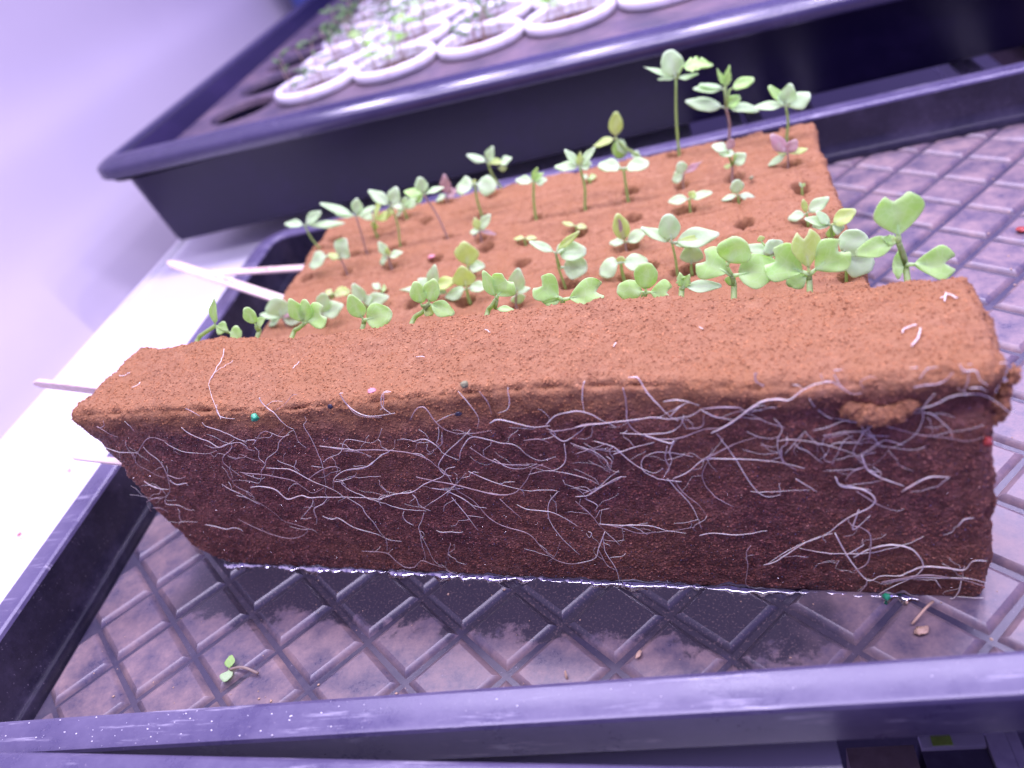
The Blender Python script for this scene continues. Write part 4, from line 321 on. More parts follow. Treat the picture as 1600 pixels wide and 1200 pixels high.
 ('short bud with one flat bluish leaf lying to the right', 'F', 'seedlings along the top of the upright sponge block', (207.01, 84.9, 60.71), (207.45, 84.82, 61.75), [((207.45, 84.82, 61.75), (207.36, 84.84, 65.34), 1.82, 't', 'g', 0.9), ((207.45, 84.82, 61.75), (209.2, 84.51, 64.77), 1.82, 't', 'g', 0.9), ((207.45, 84.82, 61.75), (215.37, 83.42, 61.57), 2.27, 'o', 'p', 0.5)]),
 ('seedling with one huge kidney leaf left and a smaller one right', 'F', 'seedlings along the top of the upright sponge block', (218.99, 82.78, 60.45), (219.03, 82.77, 63.61), [((219.03, 82.77, 63.61), (213.1, 83.82, 69.16), 8.15, 'k', 'g', 0.97), ((218.05, 82.95, 66.49), (221.29, 82.37, 72.44), 5.77, 'r', 'g', 0.97), ((219.03, 82.77, 63.61), (228.03, 81.18, 64.94), 6.12, 'r', 'g', 0.95), ((219.03, 82.77, 63.61), (217.93, 82.97, 61.28), 2.11, 'o', 'g', 0.8)]),
 ('triple-leaved seedling, two large side leaves and a notched leaf between them', 'F', 'seedlings along the top of the upright sponge block', (235.33, 79.89, 60.34), (235.4, 79.88, 62.03), [((235.4, 79.88, 62.03), (227.66, 81.25, 67.33), 8.97, 'k', 'g', 0.97), ((235.4, 79.88, 62.03), (242.37, 78.64, 68.06), 8.11, 'k', 'g', 0.97), ((235.4, 79.88, 62.03), (235.09, 79.93, 72.2), 6.3, 'k', 'y', 0.97), ((235.4, 79.88, 62.03), (230.74, 80.7, 60.52), 3.53, 'o', 'g', 0.8)]),
 ('rightmost and tallest seedling on the upright block, heart shaped leaf on top', 'F', 'seedlings along the top of the upright sponge block', (254.85, 76.44, 60.72), (253.26, 76.72, 68.21), [((253.26, 76.72, 68.21), (253.12, 76.74, 78.39), 10.01, 'k', 'g', 0.97), ((253.26, 76.72, 68.21), (245.63, 78.07, 67.0), 3.34, 'o', 'g', 0.7), ((253.26, 76.72, 68.21), (250.34, 77.24, 69.53), 1.91, 't', 'g', 0.8), ((253.26, 76.72, 68.21), (252.04, 76.93, 68.99), 1.23, 't', 'y', 0.8), ((254.58, 76.49, 62.36), (263.73, 74.87, 61.87), 7.09, 'k', 'g', 0.9), ((254.58, 76.49, 62.36), (252.35, 76.88, 62.63), 4.74, 'r', 'g', 0.9)]),
]
MISC={'stick': [((47.44, 186.27, 28.0), (-29.62, 237.21, 34.0)), ((44.88, 215.28, 27.0), (-9.66, 230.6, 27.0)), ((26.34, 98.77, 55.0), (-4.77, 110.28, 55.0)), ((31.24, 84.87, 36.0), (8.26, 91.98, 36.0))], 'puddle': [(74.35, 66.13, 0.8), (111.59, 60.92, 0.8), (185.2, 46.53, 0.8), (229.51, 38.55, 0.8), (245.05, 35.05, 0.8), (239.84, 28.07, 0.8), (232.85, 26.31, 0.8), (226.18, 29.39, 0.8), (220.05, 33.4, 0.8), (213.24, 30.65, 0.8), (207.87, 27.78, 0.8), (202.31, 29.13, 0.8), (196.31, 27.15, 0.8), (189.14, 30.35, 0.8), (182.18, 25.02, 0.8), (176.16, 31.56, 0.8), (168.99, 34.94, 0.8), (162.71, 31.01, 0.8), (157.69, 33.27, 0.8), (149.11, 35.93, 0.8), (141.84, 32.88, 0.8), (134.62, 29.86, 0.8), (128.5, 25.89, 0.8), (120.63, 30.12, 0.8), (110.71, 33.76, 0.8), (99.86, 32.79, 0.8), (96.0, 36.02, 0.8), (82.81, 48.6, 0.8)], 'grain': {'green_face': [(100.31, 62.13, 61.24)], 'grey_face': [(159.28, 51.7, 68.48)], 'red_face': [(257.3, 34.37, 48.44)], 'green_floor': [(240.62, 36.04, 2.0)], 'green_rear': [(236.36, 192.03, 35.5)], 'sprout': [(72.94, 31.8, 1.0), (82.51, 29.9, 1.0)], 'seedhusk': [(184.22, 26.9, 1.0)], 'flake': [(166.91, 22.96, 1.0)], 'sprout2': [(245.45, 27.38, 1.0), (244.03, 29.14, 1.0), (249.85, 34.37, 1.0)], 'red': [(322.4, 180.94, 1.0)], 'speck': [(-50.99, 102.14, -4.0), (-50.14, 136.77, -4.0)], 'dark_face': [(122.97, 58.33, 63.33), (154.81, 52.7, 59.66)], 'redtop': [(115.46, 184.45, 34.5)], 'husk': [(134.34, 58.68, 65.5)]}, 'hole': [(63.09, 222.16, 34.0), (94.48, 200.58, 34.0), (106.2, 220.03, 34.0), (134.79, 231.17, 34.0), (153.01, 166.24, 34.0), (193.12, 206.29, 34.0), (229.75, 162.44, 34.0), (210.7, 181.39, 34.0), (197.31, 146.1, 34.0), (173.62, 181.37, 34.0), (193.64, 182.62, 34.0), (211.3, 232.57, 34.0), (231.83, 199.49, 34.0), (252.14, 199.95, 34.0), (132.48, 161.27, 34.0), (134.08, 146.99, 34.0), (117.19, 182.64, 34.0), (76.99, 203.85, 34.0), (60.46, 189.07, 34.0), (249.68, 233.11, 34.0), (250.87, 181.33, 34.0), (114.52, 150.25, 34.0), (209.39, 138.68, 34.0), (191.92, 162.14, 34.0), (171.29, 144.24, 34.0), (137.79, 182.89, 34.0)]}

# ------------------------------------------------------------------ setting: shelf, wall, rails
mb = MB(); mb.box((-.109, -.35, -.018), (.2235, 1.0, -.006)); mb.box((-.109, -.35, -.006), (-.1055, 1.0, -.0045))
tag(obj('shelf', mb.V, mb.F, WHITE, smooth=False), 'white shelf board with a raised lip along its left edge', kind='structure')
V = []; F = []
prof = catmull([(-.1095, -.030, 0), (-.113, -.020, 0), (-.124, -.010, 0), (-.140, .010, 0), (-.158, .035, 0), (-.172, .070, 0), (-.187, .12, 0), (-.190, .25, 0), (-.190, .75, 0)], 8); prof = [(q[0], q[1]) for q in prof]
for x_, z_ in prof: V += [(x_, -.6, z_), (x_, 1.9, z_)]
for i in range(len(prof)-1): F.append((2*i, 2*i+1, 2*i+3, 2*i+2))
tag(obj('wall', V, F, WALL), kind='structure')
mb = MB(); mb.box((-.6, -.8, -.27), (1.3, 1.9, -.25))
tag(obj('floor', mb.V, mb.F, simple('dark_floor', (.05, .045, .06), .6), smooth=False), kind='structure')
for i, (x0, x1) in enumerate(((.2445, .2505), (.2535, .2605), (.279, .286), (.356, .360), (.3625, .367))):
    mb = MB(); mb.box((x0, .06, -.013), (x1, .95, -.0045))
    tag(obj('shelf_rail', mb.V, mb.F, RAIL, smooth=False, loc=((x0+x1)/2, .4, -.012)),
        ['white shelf rail just right of the shelf board, under both trays', 'second white shelf rail from the shelf board, under both trays', 'white shelf rail behind the third tall seedling',
         'left one of the close pair of white rails under the tub at the right', 'right one of the close pair of white rails under the tub at the right'][i], 'rail', 'white rails carrying the trays')
mb = MB(); mb.box((.39, .30, -.02), (.52, .42, -.006)); mb.box((.39, .30, -.006), (.452, .419, -.0045)); mb.box((.4535, .30, -.006), (.52, .419, -.0047))
tag(obj('cardboard_box', mb.V, mb.F, KRAFT, smooth=False, loc=(.45, .36, -.02)), 'brown cardboard box end under the tub at the far right', 'box')
mb = MB(); mb.box((.2417, .0122, -.0210), (.2545, .0150, -.0195)); t = thing('plastic_label', (.248, .0125, -.0225), 'white plastic strip with a yellow-green patch below the front rim', 'label strip')
obj('strip', mb.V, mb.F, CUP, t, False); mb = MB(); mb.box((.2440, .0125, -.0194), (.2480, .0147, -.0191)); obj('green_patch', mb.V, mb.F, GREENP, t, False)
mb = MB(); mb.box((.2417, -.02, -.040), (.2545, .0150, -.0210)); mb.box((.2420, -.0206, -.0300), (.2542, -.02, -.0285))
tag(obj('dark_box', mb.V, mb.F, DARKM, smooth=False, loc=(.248, .0, -.034)), 'dark block under the white plastic strip below the front rim', 'block')
mb = MB(); mb.box((.2549, -.02, -.040), (.2588, .0160, -.0195)); mb.box((.2590, -.02, -.040), (.2612, .0160, -.0197))
tag(obj('white_block', mb.V, mb.F, RAIL, smooth=False, loc=(.258, .0, -.034)), 'pale lavender block with a seam, right of the white plastic strip', 'block')
mb = MB(); mb.box((.2265, -.02, -.040), (.2405, .0140, -.0215)); mb.box((.2270, -.0206, -.030), (.2400, -.02, -.0285))
tag(obj('wood_batten', mb.V, mb.F, KRAFT, smooth=False, loc=(.233, .0, -.034)), 'brown wooden batten end left of the dark block', 'batten')

# ------------------------------------------------------------------ trays: swept profiles
def rrect(x0, y0, x1, y1, r, n=8):
    P = []
    for cx, cy, a0 in ((x1-r, y0+r, -PI/2), (x1-r, y1-r, 0), (x0+r, y1-r, PI/2), (x0+r, y0+r, PI)):
        for k in range(n+1):
            a = a0+PI/2*k/n; P.append((cx+r*math.cos(a), cy+r*math.sin(a)))
    return P
def sweep(rect, r, prof, zf=None, sub=1):
    V = []; F = []; N = None
    for d, z in prof:
        P = rrect(rect[0]+d, rect[1]+d, rect[2]-d, rect[3]-d, max(r-d, .0015)); N = len(P)
        for (x_, y_) in P: V.append((x_, y_, z+(zf(x_, y_) if zf else 0)))
    for i in range(len(prof)-1):
        for k in range(N):
            k2 = (k+1) % N; F.append((i*N+k, i*N+k2, (i+1)*N+k2, (i+1)*N+k))
    return V, F
TX0, TX1, TY0, TY1, TH = 0.0, 0.54, 0.0, 0.28, .0208
tray = thing('seedling_tray', (.27, .14, -.003), 'shallow black tray with a grooved diamond floor, holding both sponges', 'tray')
V, F = sweep((TX0, TY0, TX1, TY1), .017, [(.0022, .0082), (.0006, .0082), (.0, .0088), (.0, TH-.0012), (.0004, TH-.0003), (.0012, TH), (.0078, TH), (.0087, TH-.0004), (.0091, TH-.0014)])
obj('rim', V, F, RIM, tray, True, 22)
V, F = sweep((TX0, TY0, TX1, TY1), .017, [(.0091, TH-.0014), (.0098, .0075), (.0105, .0030), (.0112, .0022), (.0124, .0022), (.0128, .0016), (.0128, -.0022)])
obj('side_wall', V, F, TRAY, tray, True, 40)
V, F = sweep((TX0, TY0, TX1, TY1), .017, [(.0022, .0082), (.0060, .0078), (.0085, -.0012), (.0100, -.0042)])
obj('outer_wall', V, F, TRAY, tray, True, 40)
loop = rrect(TX0+.0100, TY0+.0100, TX1-.0100, TY1-.0100, .012); k = len(loop)
V = [(a, b, -.0014) for a, b in loop]+[(a, b, -.0042) for a, b in loop]
F = [tuple(range(k)), tuple(range(2*k-1, k-1, -1))]+[(i, k+i, k+(i+1) % k, (i+1) % k) for i in range(k)]
obj('groove_floor', V, F, FLOOR, tray, False)
# diamond pads between the drainage grooves
PX, HALF = .02675, .0134
def clip(poly, a, lim, keep_less):
    out = []
    for i in range(len(poly)):
        p0, p1 = poly[i], poly[(i+1) % len(poly)]
        i0 = (p0[a] <= lim) == keep_less; i1 = (p1[a] <= lim) == keep_less
        if i0: out.append(p0)
        if i0 != i1:
            t_ = (lim-p0[a])/(p1[a]-p0[a]); out.append(tuple(p0[j]+(p1[j]-p0[j])*t_ for j in (0, 1)))
    return out
def inset(poly, d):
    n = len(poly); out = []
    for i in range(n):
        a, b, c = (np.array(poly[j % n]) for j in (i-1, i, i+1))
        e1 = (b-a)/np.linalg.norm(b-a); e2 = (c-b)/np.linalg.norm(c-b); n1 = np.array((-e1[1], e1[0])); n2 = np.array((-e2[1], e2[0]))
        k_ = d/max(.35, 1+n1@n2); out.append(b+(n1+n2)*k_)
    return out
def pad_mesh(poly):
    n = len(poly); rings = [(0, -.0016), (.0004, -.0010), (.0010, -.0004), (.0018, 0)]; V = []; F = []
    for d, z in rings: V += [(q[0], q[1], z) for q in inset(poly, d)]
    for i in range(len(rings)-1):
        for k_ in range(n): F.append((i*n+k_, i*n+(k_+1) % n, (i+1)*n+(k_+1) % n, (i+1)*n+k_))
    F.append(tuple((len(rings)-1)*n+k_ for k_ in range(n)))
    return V, F
g2 = HALF-.0008
full = [(g2, 0), (0, g2), (-g2, 0), (0, -g2)]
shared = None; far = MB(); npad = 0
lim = (TX0+.0132, TX1-.0132, TY0+.0132, TY1-.0132)
for iy in range(-1, 24):
    for ix in range(-1, 22):
        cx = .1116-.1072+PX*ix+(HALF if iy % 2 else 0); cy = .0380+.0130*(iy-2)+.0130
        if not (lim[0]-g2 < cx < lim[1]+g2 and lim[2]-g2 < cy < lim[3]+g2): continue
        poly = [(cx+a, cy+b*.97) for a, b in full]
        for a, l_, kl in ((0, lim[0], False), (0, lim[1], True), (1, lim[2], False), (1, lim[3], True)):
            if poly: poly = clip(poly, a, l_, kl)
        k = 0
        while len(poly) > 3 and k < len(poly):   # no edge too short to bevel
            p0, p1 = poly[k], poly[(k+1) % len(poly)]
            if math.hypot(p0[0]-p1[0], p0[1]-p1[1]) < .0032:
                poly[k] = ((p0[0]+p1[0])/2, (p0[1]+p1[1])/2); poly.pop((k+1) % len(poly)); k = 0
            else: k += 1
        if len(poly) < 3: continue
        area = abs(sum(poly[i][0]*poly[(i+1) % len(poly)][1]-poly[(i+1) % len(poly)][0]*poly[i][1] for i in range(len(poly))))/2
        if area < 2.5e-5: continue
        whole = len(poly) == 4 and area > 1.9*g2*g2*.97
        dz = .00012*fr((cx*300, cy*300, 1))
        if cx > .345:
            V, F = pad_mesh(poly); far.add([(a, b, c+dz) for a, b, c in V], F); continue
        if whole and shared is not None: me = shared
        else:
            V, F = pad_mesh([(a-cx, b-cy) for a, b in poly]); me = mesh('floor_pad', V, F, True, 20); me.materials.append(PAD)
            if whole: shared = me
        link('floor_pad', me, None, tray, (cx-.27, cy-.14, dz+.003)); npad += 1
o = obj('far_floor_pads', far.V, far.F, PAD, tray, True, 50); o['kind'] = 'stuff'

# second tray in front, only its back rim reaches into the picture
fx = thing('neighbour_tray', (.20, -.15, 0), 'black tray standing in front, only the edge of its rim in view', 'tray')
a0 = math.atan2(-.0135-.0004, .2477-.0375); YB = -.0006
def rotp(V): return [(.0375+(q[0])*math.cos(a0)-q[1]*math.sin(a0), YB+q[0]*math.sin(a0)+q[1]*math.cos(a0), q[2]) for q in V]
V, F = sweep((-.12, -.28, .42, 0), .012, [(.002, .0214), (.0003, .0214), (0, .0220), (0, .0232), (.0006, .0239), (.0016, .0242), (.0115, .0242), (.0125, .0236), (.0128, .022)])
obj('rim', rotp(V), F, RIM, fx, True, 40)
V, F = sweep((-.12, -.28, .42, 0), .012, [(.0128, .022), (.018, -.001), (.02, -.0022), (.06, -.0022), (.1399, -.0022)])
obj('inner_wall', rotp(V), F, TRAY, fx, True, 40)
V, F = sweep((-.12, -.28, .42, 0), .012, [(.002, .0214), (.0105, .0212), (.016, -.003), (.018, -.0045), (.06, -.0045), (.1399, -.0045)])
obj('outer_wall', rotp(V), F, TRAY, fx, True, 40)

# ------------------------------------------------------------------ sponges
A = np.array([.0525, .0716, 0]); E1 = np.array([.98469, -.17433, 0]); NB = np.array([.17433, .98469, 0])  # along the block, and away from the camera side
BT, BH = .0335, .0640
def B2W(u, v, w_): return A+E1*u+NB*v+np.array((0, 0, w_))
TOPU = ([-.02, .018, .049, .103, .1285, .146, .1705, .187, .201, .215], [.0632, .0638, .0622, .0650, .0656, .0650, .0624, .0626, .0640, .0640])
LEFT = ([0, .004, .009, .024, .053, .064], [.003, -.0020, -.0078, -.0112, -.0128, -.0165])
def rough_disp(q, hole=True):
    x_, y_, z_ = q
    d = .0014*fr((x_*55, y_*55, z_*55), 3)+.00085*fr((x_*190, y_*190, z_*190), 9)+.00036*fr((x_*620, y_*620, z_*620), 5)
    t_ = fr((x_*1350, y_*1350, z_*1350), 2); d += .00024*t_
    if t_ < -.28: d -= .00012
    return d
def block_point(s, v, h):
    """s,h in 0..1, v in metres -> rounded, sagging, torn block in local (u,v,w)"""
    r = .0028
    w0 = h*BH
    uL = float(np.interp(w0, *LEFT)); uR = .2113-.0012*h+.0012*fr((3, v*60, w0*70), 4)
    u0 = uL+s*(uR-uL)
    c = np.array((min(max(u0, uL+r), uR-r), min(max(v, r), BT-r), min(max(w0, .0010), BH-r)))
    d = np.array((u0, v, w0))-c; L = np.linalg.norm(d)
    nrm = d/L if L > 1e-9 else np.array((0, 0, 1.0))
    rr = min(L, r if w0 > .0028 else max(.001, r))
    q = c+nrm*rr
    top = float(np.interp(u0, *TOPU)); q[2] *= 1+(top/BH-1)*h
    k = min(1, w0/.003)
    dd = rough_disp((q[0], q[1]+1, q[2]))*k
    if nrm[1] < -.5: dd *= .55+.45*min(1, max(0, (w0-.052)/.008))
    edge = max(0, .97-max(abs(nrm[0]), abs(nrm[1]), abs(nrm[2])))*4
    if w0 > .02: dd -= edge*(.0024*max(0, fr((q[0]*230, q[1]*230, q[2]*230), 14)+.05)+.0012*abs(fr((q[0]*620, q[1]*620, q[2]*620), 15)))
    # torn corner at the right end of the upper front edge
    tear = math.exp(-((u0-.205)/.010)**2-((w0-.0555)/.0035)**2-(v/.010)**2)
    dd -= .0040*tear*(.6+.8*fr((u0*160, v*160, w0*160), 8))
    tear2 = math.exp(-((u0-.189)/.007)**2-((w0-.0535)/.0028)**2-(v/.008)**2); dd -= .0022*tear2
    # shallow cracks running down from the edge
    for uc, ww in ((.1305, .0030), (.1665, .003), (.112, .003)):
        if abs(u0-uc) < .002 and w0 > .05 and v < .006: dd -= .0007*math.exp(-((u0-uc-.0008*fr((w0*300, 1, 1)))/.0005)**2)
    return q+nrm*dd, nrm
def wetness(u, v, w_):
    lim_ = .0575-.0022*math.sin(u*21)+.0016*fr((u*70, 0, 0), 6)+.0010*fr((u*330, w_*330, 1), 2)
    a_ = (lim_-w_)/.0060+.5
    b_ = 1-(v-.0045)/.004 if v > .0045 else 1
    k = min(max(a_, 0), 1)
    k2 = min(max((.052-w_)/.01, 0), 1)
    return min(max(k*max(b_, k2*.9), 0), 1)*(.86+.3*fr((u*45, v*45, w_*45), 12))
def face_surface(u, w_):
    h = w_/BH; uL = float(np.interp(w_, *LEFT)); uR = .2113-.0012*h
    s = min(max((u-uL)/(uR-uL), 0), 1)
    return block_point(s, 0.0, min(h, 1))[0]
def grid_faces(off, a, b, flip=False):
    F = []
    for i in range(a-1):
        for j in range(b-1):
            k = off+i*b+j; f_ = (k, k+b, k+b+1, k+1); F.append(f_[::-1] if flip else f_)
    return F
class Weld:
    def __init__(s): s.V = []; s.F = []; s.idx = {}
    def sheet(s, a, b, fn, flip=False):
        ids = []
        for i in range(a):
            for j in range(b):
                key, val = fn(i/(a-1), j/(b-1))
                key = tuple(round(x_, 5) for x_ in key)
                if key not in s.idx: s.idx[key] = len(s.V); s.V.append(val(key) if callable(val) else val)
                ids.append(s.idx[key])
        for i in range(a-1):
            for j in range(b-1):
                q = (ids[i*b+j], ids[(i+1)*b+j], ids[(i+1)*b+j+1], ids[i*b+j+1]); q = q[::-1] if flip else q
                if len(set(q)) == 4: s.F.append(q)
nS, nV, nH = 300, 44, 90
W_ = Weld()
bp = lambda k: block_point(k[0], k[1]*BT, k[2])[0]
W_.sheet(nS, nH, lambda a, b: ((a, 0, b), bp))
W_.sheet(nS, nV, lambda a, b: ((a, b, 1), bp))
W_.sheet(nS//2, nH//2, lambda a, b: ((a, 1, b), bp), True)
W_.sheet(nV, nH, lambda a, b: ((0, a, b), bp), True)
W_.sheet(nV, nH, lambda a, b: ((1, a, b), bp))
W_.sheet(nS//2, nV//2, lambda a, b: ((a, b, 0), bp), True)
sponge = thing('grow_sponge', tuple(B2W(.105, .016, 0)), 'brown sponge block standing on edge, dark wet root side towards the viewer', 'grow sponge', 'brown grow sponges')
def add_wet(me, vals):
    at = me.attributes.new('wet', 'FLOAT', 'POINT'); at.data.foreach_set('value', np.asarray(vals, np.float32))
Vw = [B2W(*q) for q in W_.V]
o = obj('foam_body', Vw, W_.F, FOAM, sponge)
add_wet(o.data, [wetness(*q) for q in W_.V])
def crumbs(name, P, N, wetv, parent, smin, smax):
    """loose sponge grains: little irregular octahedra standing on the surface, one mesh"""
    P = np.asarray(P); n = len(P); N = np.asarray(N)
    s_ = rng.uniform(smin, smax, n)[:, None]
    base = np.array([(1,0,0),(-1,0,0),(0,1,0),(0,-1,0),(0,0,1),(0,0,-1)], float)
    V = P[:, None, :]+N[:, None, :]*s_[:, None, :]*.25+base[None]*s_[:, None, :]*rng.uniform(.45, 1.25, (n, 6, 1))+rng.normal(0, .22, (n, 6, 3))*s_[:, None, :]
    rel = V-P[:, None, :]; V = V-N[:, None, :]*((rel*N[:, None, :]).sum(-1, keepdims=True))*.33   # grains lie flat
    fc = np.array([(0,2,4),(2,1,4),(1,3,4),(3,0,4),(2,0,5),(1,2,5),(3,1,5),(0,3,5)])
    F = (fc[None]+6*np.arange(n)[:, None, None]).reshape(-1, 3)
    o = obj(name, V.reshape(-1, 3), F.tolist(), GRAIN, parent, False); add_wet(o.data, np.repeat(wetv, 6)); o['kind'] = 'stuff'
P = []; N = []; wv = []
for i in range(46000):
    s = random.random()
    m_ = random.random()
    if m_ < .50: q, nn = block_point(s, 0.0, random.random())
    elif m_ < .88: q, nn = block_point(s, random.random()*BT, 1.0)
    elif m_ < .95: q, nn = block_point(random.choice((0., 1.)), random.random()*BT, random.random())
    else: q, nn = block_point(s, BT, .7+.3*random.random())
    if q[2] < .001: continue
    P.append(B2W(*q)); N.append(E1*nn[0]+NB*nn[1]+np.array((0, 0, nn[2]))); wv.append(wetness(*q))
crumbs('foam_crumb', P, N, np.array(wv), sponge, .00013, .00036)
# torn flaps of sponge at the right end of the edge
def flap(cs, sd):
    mb = MB(); P = []; N = []
    for k, (u, v, w_, a, b_, c) in enumerate(cs):
        V, F = blob((0, 0, 0), (a, b_, c), sd*7+k, .35, 4, (0, fr((k, sd, 1))*.6, 0), 2.0)
        V = [B2W(u+q[0], v+q[1], w_+q[2]) for q in V]
        V = [q+(q-B2W(u, v, w_))*(.9*rough_disp(q*1.0)/a) for q in V]
        mb.add(V, F)
        for q in random.sample(V, 150): P.append(q); d = q-B2W(u, v, w_); N.append(d/np.linalg.norm(d))
    o = obj('torn_flap', mb.V, mb.F, FOAM, sponge); add_wet(o.data, [.06]*len(mb.V)); crumbs('flap_crumb', P, N, np.full(len(P), .06), sponge, .00015, .00036)
flap([(.1855, -.0004, .0563, .0022, .0016, .0017), (.1880, -.0010, .0556, .0024, .0018, .0020), (.1905, -.0012, .0553, .0024, .0018, .0018), (.1928, -.0008, .0556, .0022, .0016, .0018), (.1945, -.0002, .0566, .0016, .0014, .0016), (.1915, -.0002, .0540, .0020, .0014, .0012)], 1)
flap([(.2105, .0035, .0535, .0016, .0022, .0022), (.2112, .0040, .0560, .0014, .0020, .0022), (.2122, .0045, .0585, .0009, .0012, .0016), (.2100, .0030, .0510, .0014, .0016, .0016)], 2)
# water caught in the pores of the wet side: tiny facets that catch the lamps
P = []; N = []
for i in range(5200):
    q, nn = block_point(random.random(), 0.0, random.random()*.86)
    if wetness(*q) < .6: continue
    P.append(B2W(*q)); N.append(E1*nn[0]+NB*nn[1]+np.array((0, 0, nn[2])))
P = np.asarray(P); N = np.asarray(N); n = len(P); s_ = rng.uniform(.00007, .00016, n)[:, None]
base_ = np.array([(1,0,0),(-1,0,0),(0,1,0),(0,-1,0),(0,0,1),(0,0,-1)], float)
V = P[:, None, :]+N[:, None, :]*s_[:, None, :]*.5+(base_[None]+rng.normal(0, .3, (n, 6, 3)))*s_[:, None, :]
F = (np.array([(0,2,4),(2,1,4),(1,3,4),(3,0,4),(2,0,5),(1,2,5),(3,1,5),(0,3,5)])[None]+6*np.arange(n)[:, None, None]).reshape(-1, 3)
o = obj('pore_water', V.reshape(-1, 3), F.tolist(), BEAD, sponge, False); o['kind'] = 'stuff'
# roots matted over the wet side
TRACED = []
for i, (r, pts) in enumerate(ROOTS):
    r = r/1000
    r *= .84; P3 = []
    path = catmull([(a/1000, b/1000, 0) for a, b in pts], 5)
    lift = random.uniform(.0007, .0012)
    depth = [face_surface(q[0], min(max(q[1], .0006), .0635))[1] for q in path]
    depth = [sum(depth[max(0, j-4):j+5])/len(depth[max(0, j-4):j+5]) for j in range(len(depth))]
    for j, q in enumerate(path):
        w_ = min(max(q[1], .0006), .0660); c = (0, depth[j]); jit = .00035*fr((q[0]*140+i, w_*140, i*.7))
        vv = min(c[1], .0018)-lift-abs(jit)*.6-r*.5
        P3.append(B2W(q[0]+.00009*fr((j*.5, i, 0)), vv, w_+.00010*fr((i, j*.5, 3))))
    TRACED.append(P3); n_ = len(P3); rad = [r*max(.50, math.sin(PI*min(1, .25+.80*k/n_)))*(1+.26*fr((k*.35, i, 2))) for k in range(n_)]
    V, F = tube(P3, rad, 5)
    obj('root', V, F, ROOT if r > .00022 or i % 3 else ROOT2, sponge)
for i, (r, pts) in enumerate(TOP_ROOTS):
    path = catmull([(a/1000, b/1000, 0) for a, b in pts], 5); P3 = []
    for q in path:
        s = (q[0]+.0152)/(.2101+.0152); c = block_point(min(max(s, 0), 1), min(max(q[1], 0), BT), 1.0)[0]
        P3.append(B2W(q[0], q[1], c[2]+.0005))
    V, F = tube(P3, r/1000*.8, 5); obj('root', V, F, ROOT, sponge)
# thinner, younger strands winding between the traced ones
rr = random.Random(41)
for i in range(12):
    u = rr.choice((rr.uniform(.0, .075), rr.uniform(.075, .165), rr.uniform(.15, .206))); w_ = rr.uniform(.012, .058); a_ = rr.gauss(0, .5)+(PI if rr.random() < .5 else 0)
    L = rr.uniform(.008, .032); n_ = int(L/.0011); curl = rr.gauss(0, .10); P3 = []
    for k in range(n_):
        curl += rr.gauss(0, .05); curl *= .93; a_ += curl; u += .0011*math.cos(a_); w_ += .0011*math.sin(a_)*.8
        if not (-.008 < u < .2085 and .002 < w_ < .0605): break
        c = face_surface(u, w_); P3.append(B2W(u, min(c[1], .0016)-.00030-.0003*abs(fr((k*.3, i, 5))), w_))
    if len(P3) < 5: continue
    r = rr.uniform(.00007, .00013); V, F = tube(P3, [r*(.55+.45*math.sin(PI*min(1, .3+.7*k/len(P3)))) for k in range(len(P3))], 5)
    obj('root', V, F, ROOT if rr.random() < .55 else ROOT2, sponge)
# fine root hairs branching off the strands: too fine to pick apart
mb = MB()
for i in range(300):
    P3 = rr.choice(TRACED); k0 = rr.randrange(len(P3)); q = np.array(P3[k0]); r_ = q-A; u, w_ = float(r_@E1), float(r_[2]); v0 = float(r_@NB)
    if w_ > .0575: continue
    a_ = rr.uniform(0, 2*PI); L = rr.uniform(.003, .0095); H3 = [q]
    for k in range(5):
        a_ += rr.gauss(0, .4); u += L/5*math.cos(a_); w_ = min(max(w_+L/5*math.sin(a_)*.8, .001), .0600)
        H3.append(B2W(u, min(v0, -.0002)+.00008*k, w_))
    V, F = tube(H3, rr.uniform(.00004, .00009), 3); mb.add(V, F)
o = obj('root_hairs', mb.V, mb.F, ROOT, sponge); o['kind'] = 'stuff'

# rear sponge, lying flat
RT = .0340
RC = [np.array(c) for c in ((.0515, .112), (.2560, .103), (.2657, .2345), (.0540, .2440))]
def rear_xy(a, b):
    q = (1-a)*(1-b)*RC[0]+a*(1-b)*RC[1]+a*b*RC[2]+(1-a)*b*RC[3]
    ed = .0016*fr((b*9, 1, 0), 4)*(1 if a > .97 else 0)+.0010*fr((b*40, 1, 0), 5)*(1 if a > .97 else 0)
    q = q+np.array((ed, 0)); return q
HOL = [(h[0]/1000, h[1]/1000, .0024, .0200) for h in MISC['hole']]+[(s[3][0]/1000, s[3][1]/1000, .0019, .0090) for s in SEEDLINGS if s[1] == 'T']
HA = np.array(HOL)
def rear_point(a, b, h):
    r = .0022; x0, y0 = rear_xy(a, b); z0 = h*RT
    LX, LY = .21, .135
    cl = lambda t_, L: min(max(t_*L, r), L-r)
    q0 = np.array((a*LX, b*LY, z0)); c = np.array((cl(a, LX), cl(b, LY), min(z0, RT-r))); d = q0-c; L = np.linalg.norm(d)
    nn = d/L if L > 1e-9 else np.array((0, 0, 1.)); q = c+nn*min(L, r); sh = q-q0
    P_ = np.array((x0, y0, z0))+sh
    dd = rough_disp(P_)*.8*min(1, z0/.003)
    if h > .99:
        D2 = (HA[:, 0]-P_[0])**2+(HA[:, 1]-P_[1])**2
        dd -= float(np.max(HA[:, 3]*np.exp(-(D2/HA[:, 2]**2)**2.6)))
        gx = (a*10) % 1; gy = (b*6.5) % 1
        dd -= .0014*(math.exp(-((gx-.5)/.018)**2)+math.exp(-((gy-.5)/.030)**2))*(.5+.8*abs(fr((a*25, b*25, 1), 7)))
        dd += .0006*fr((x0*38, y0*38, 2), 11)
    return P_+nn*dd, nn
W2 = Weld(); rp = lambda k: rear_point(*k)[0]
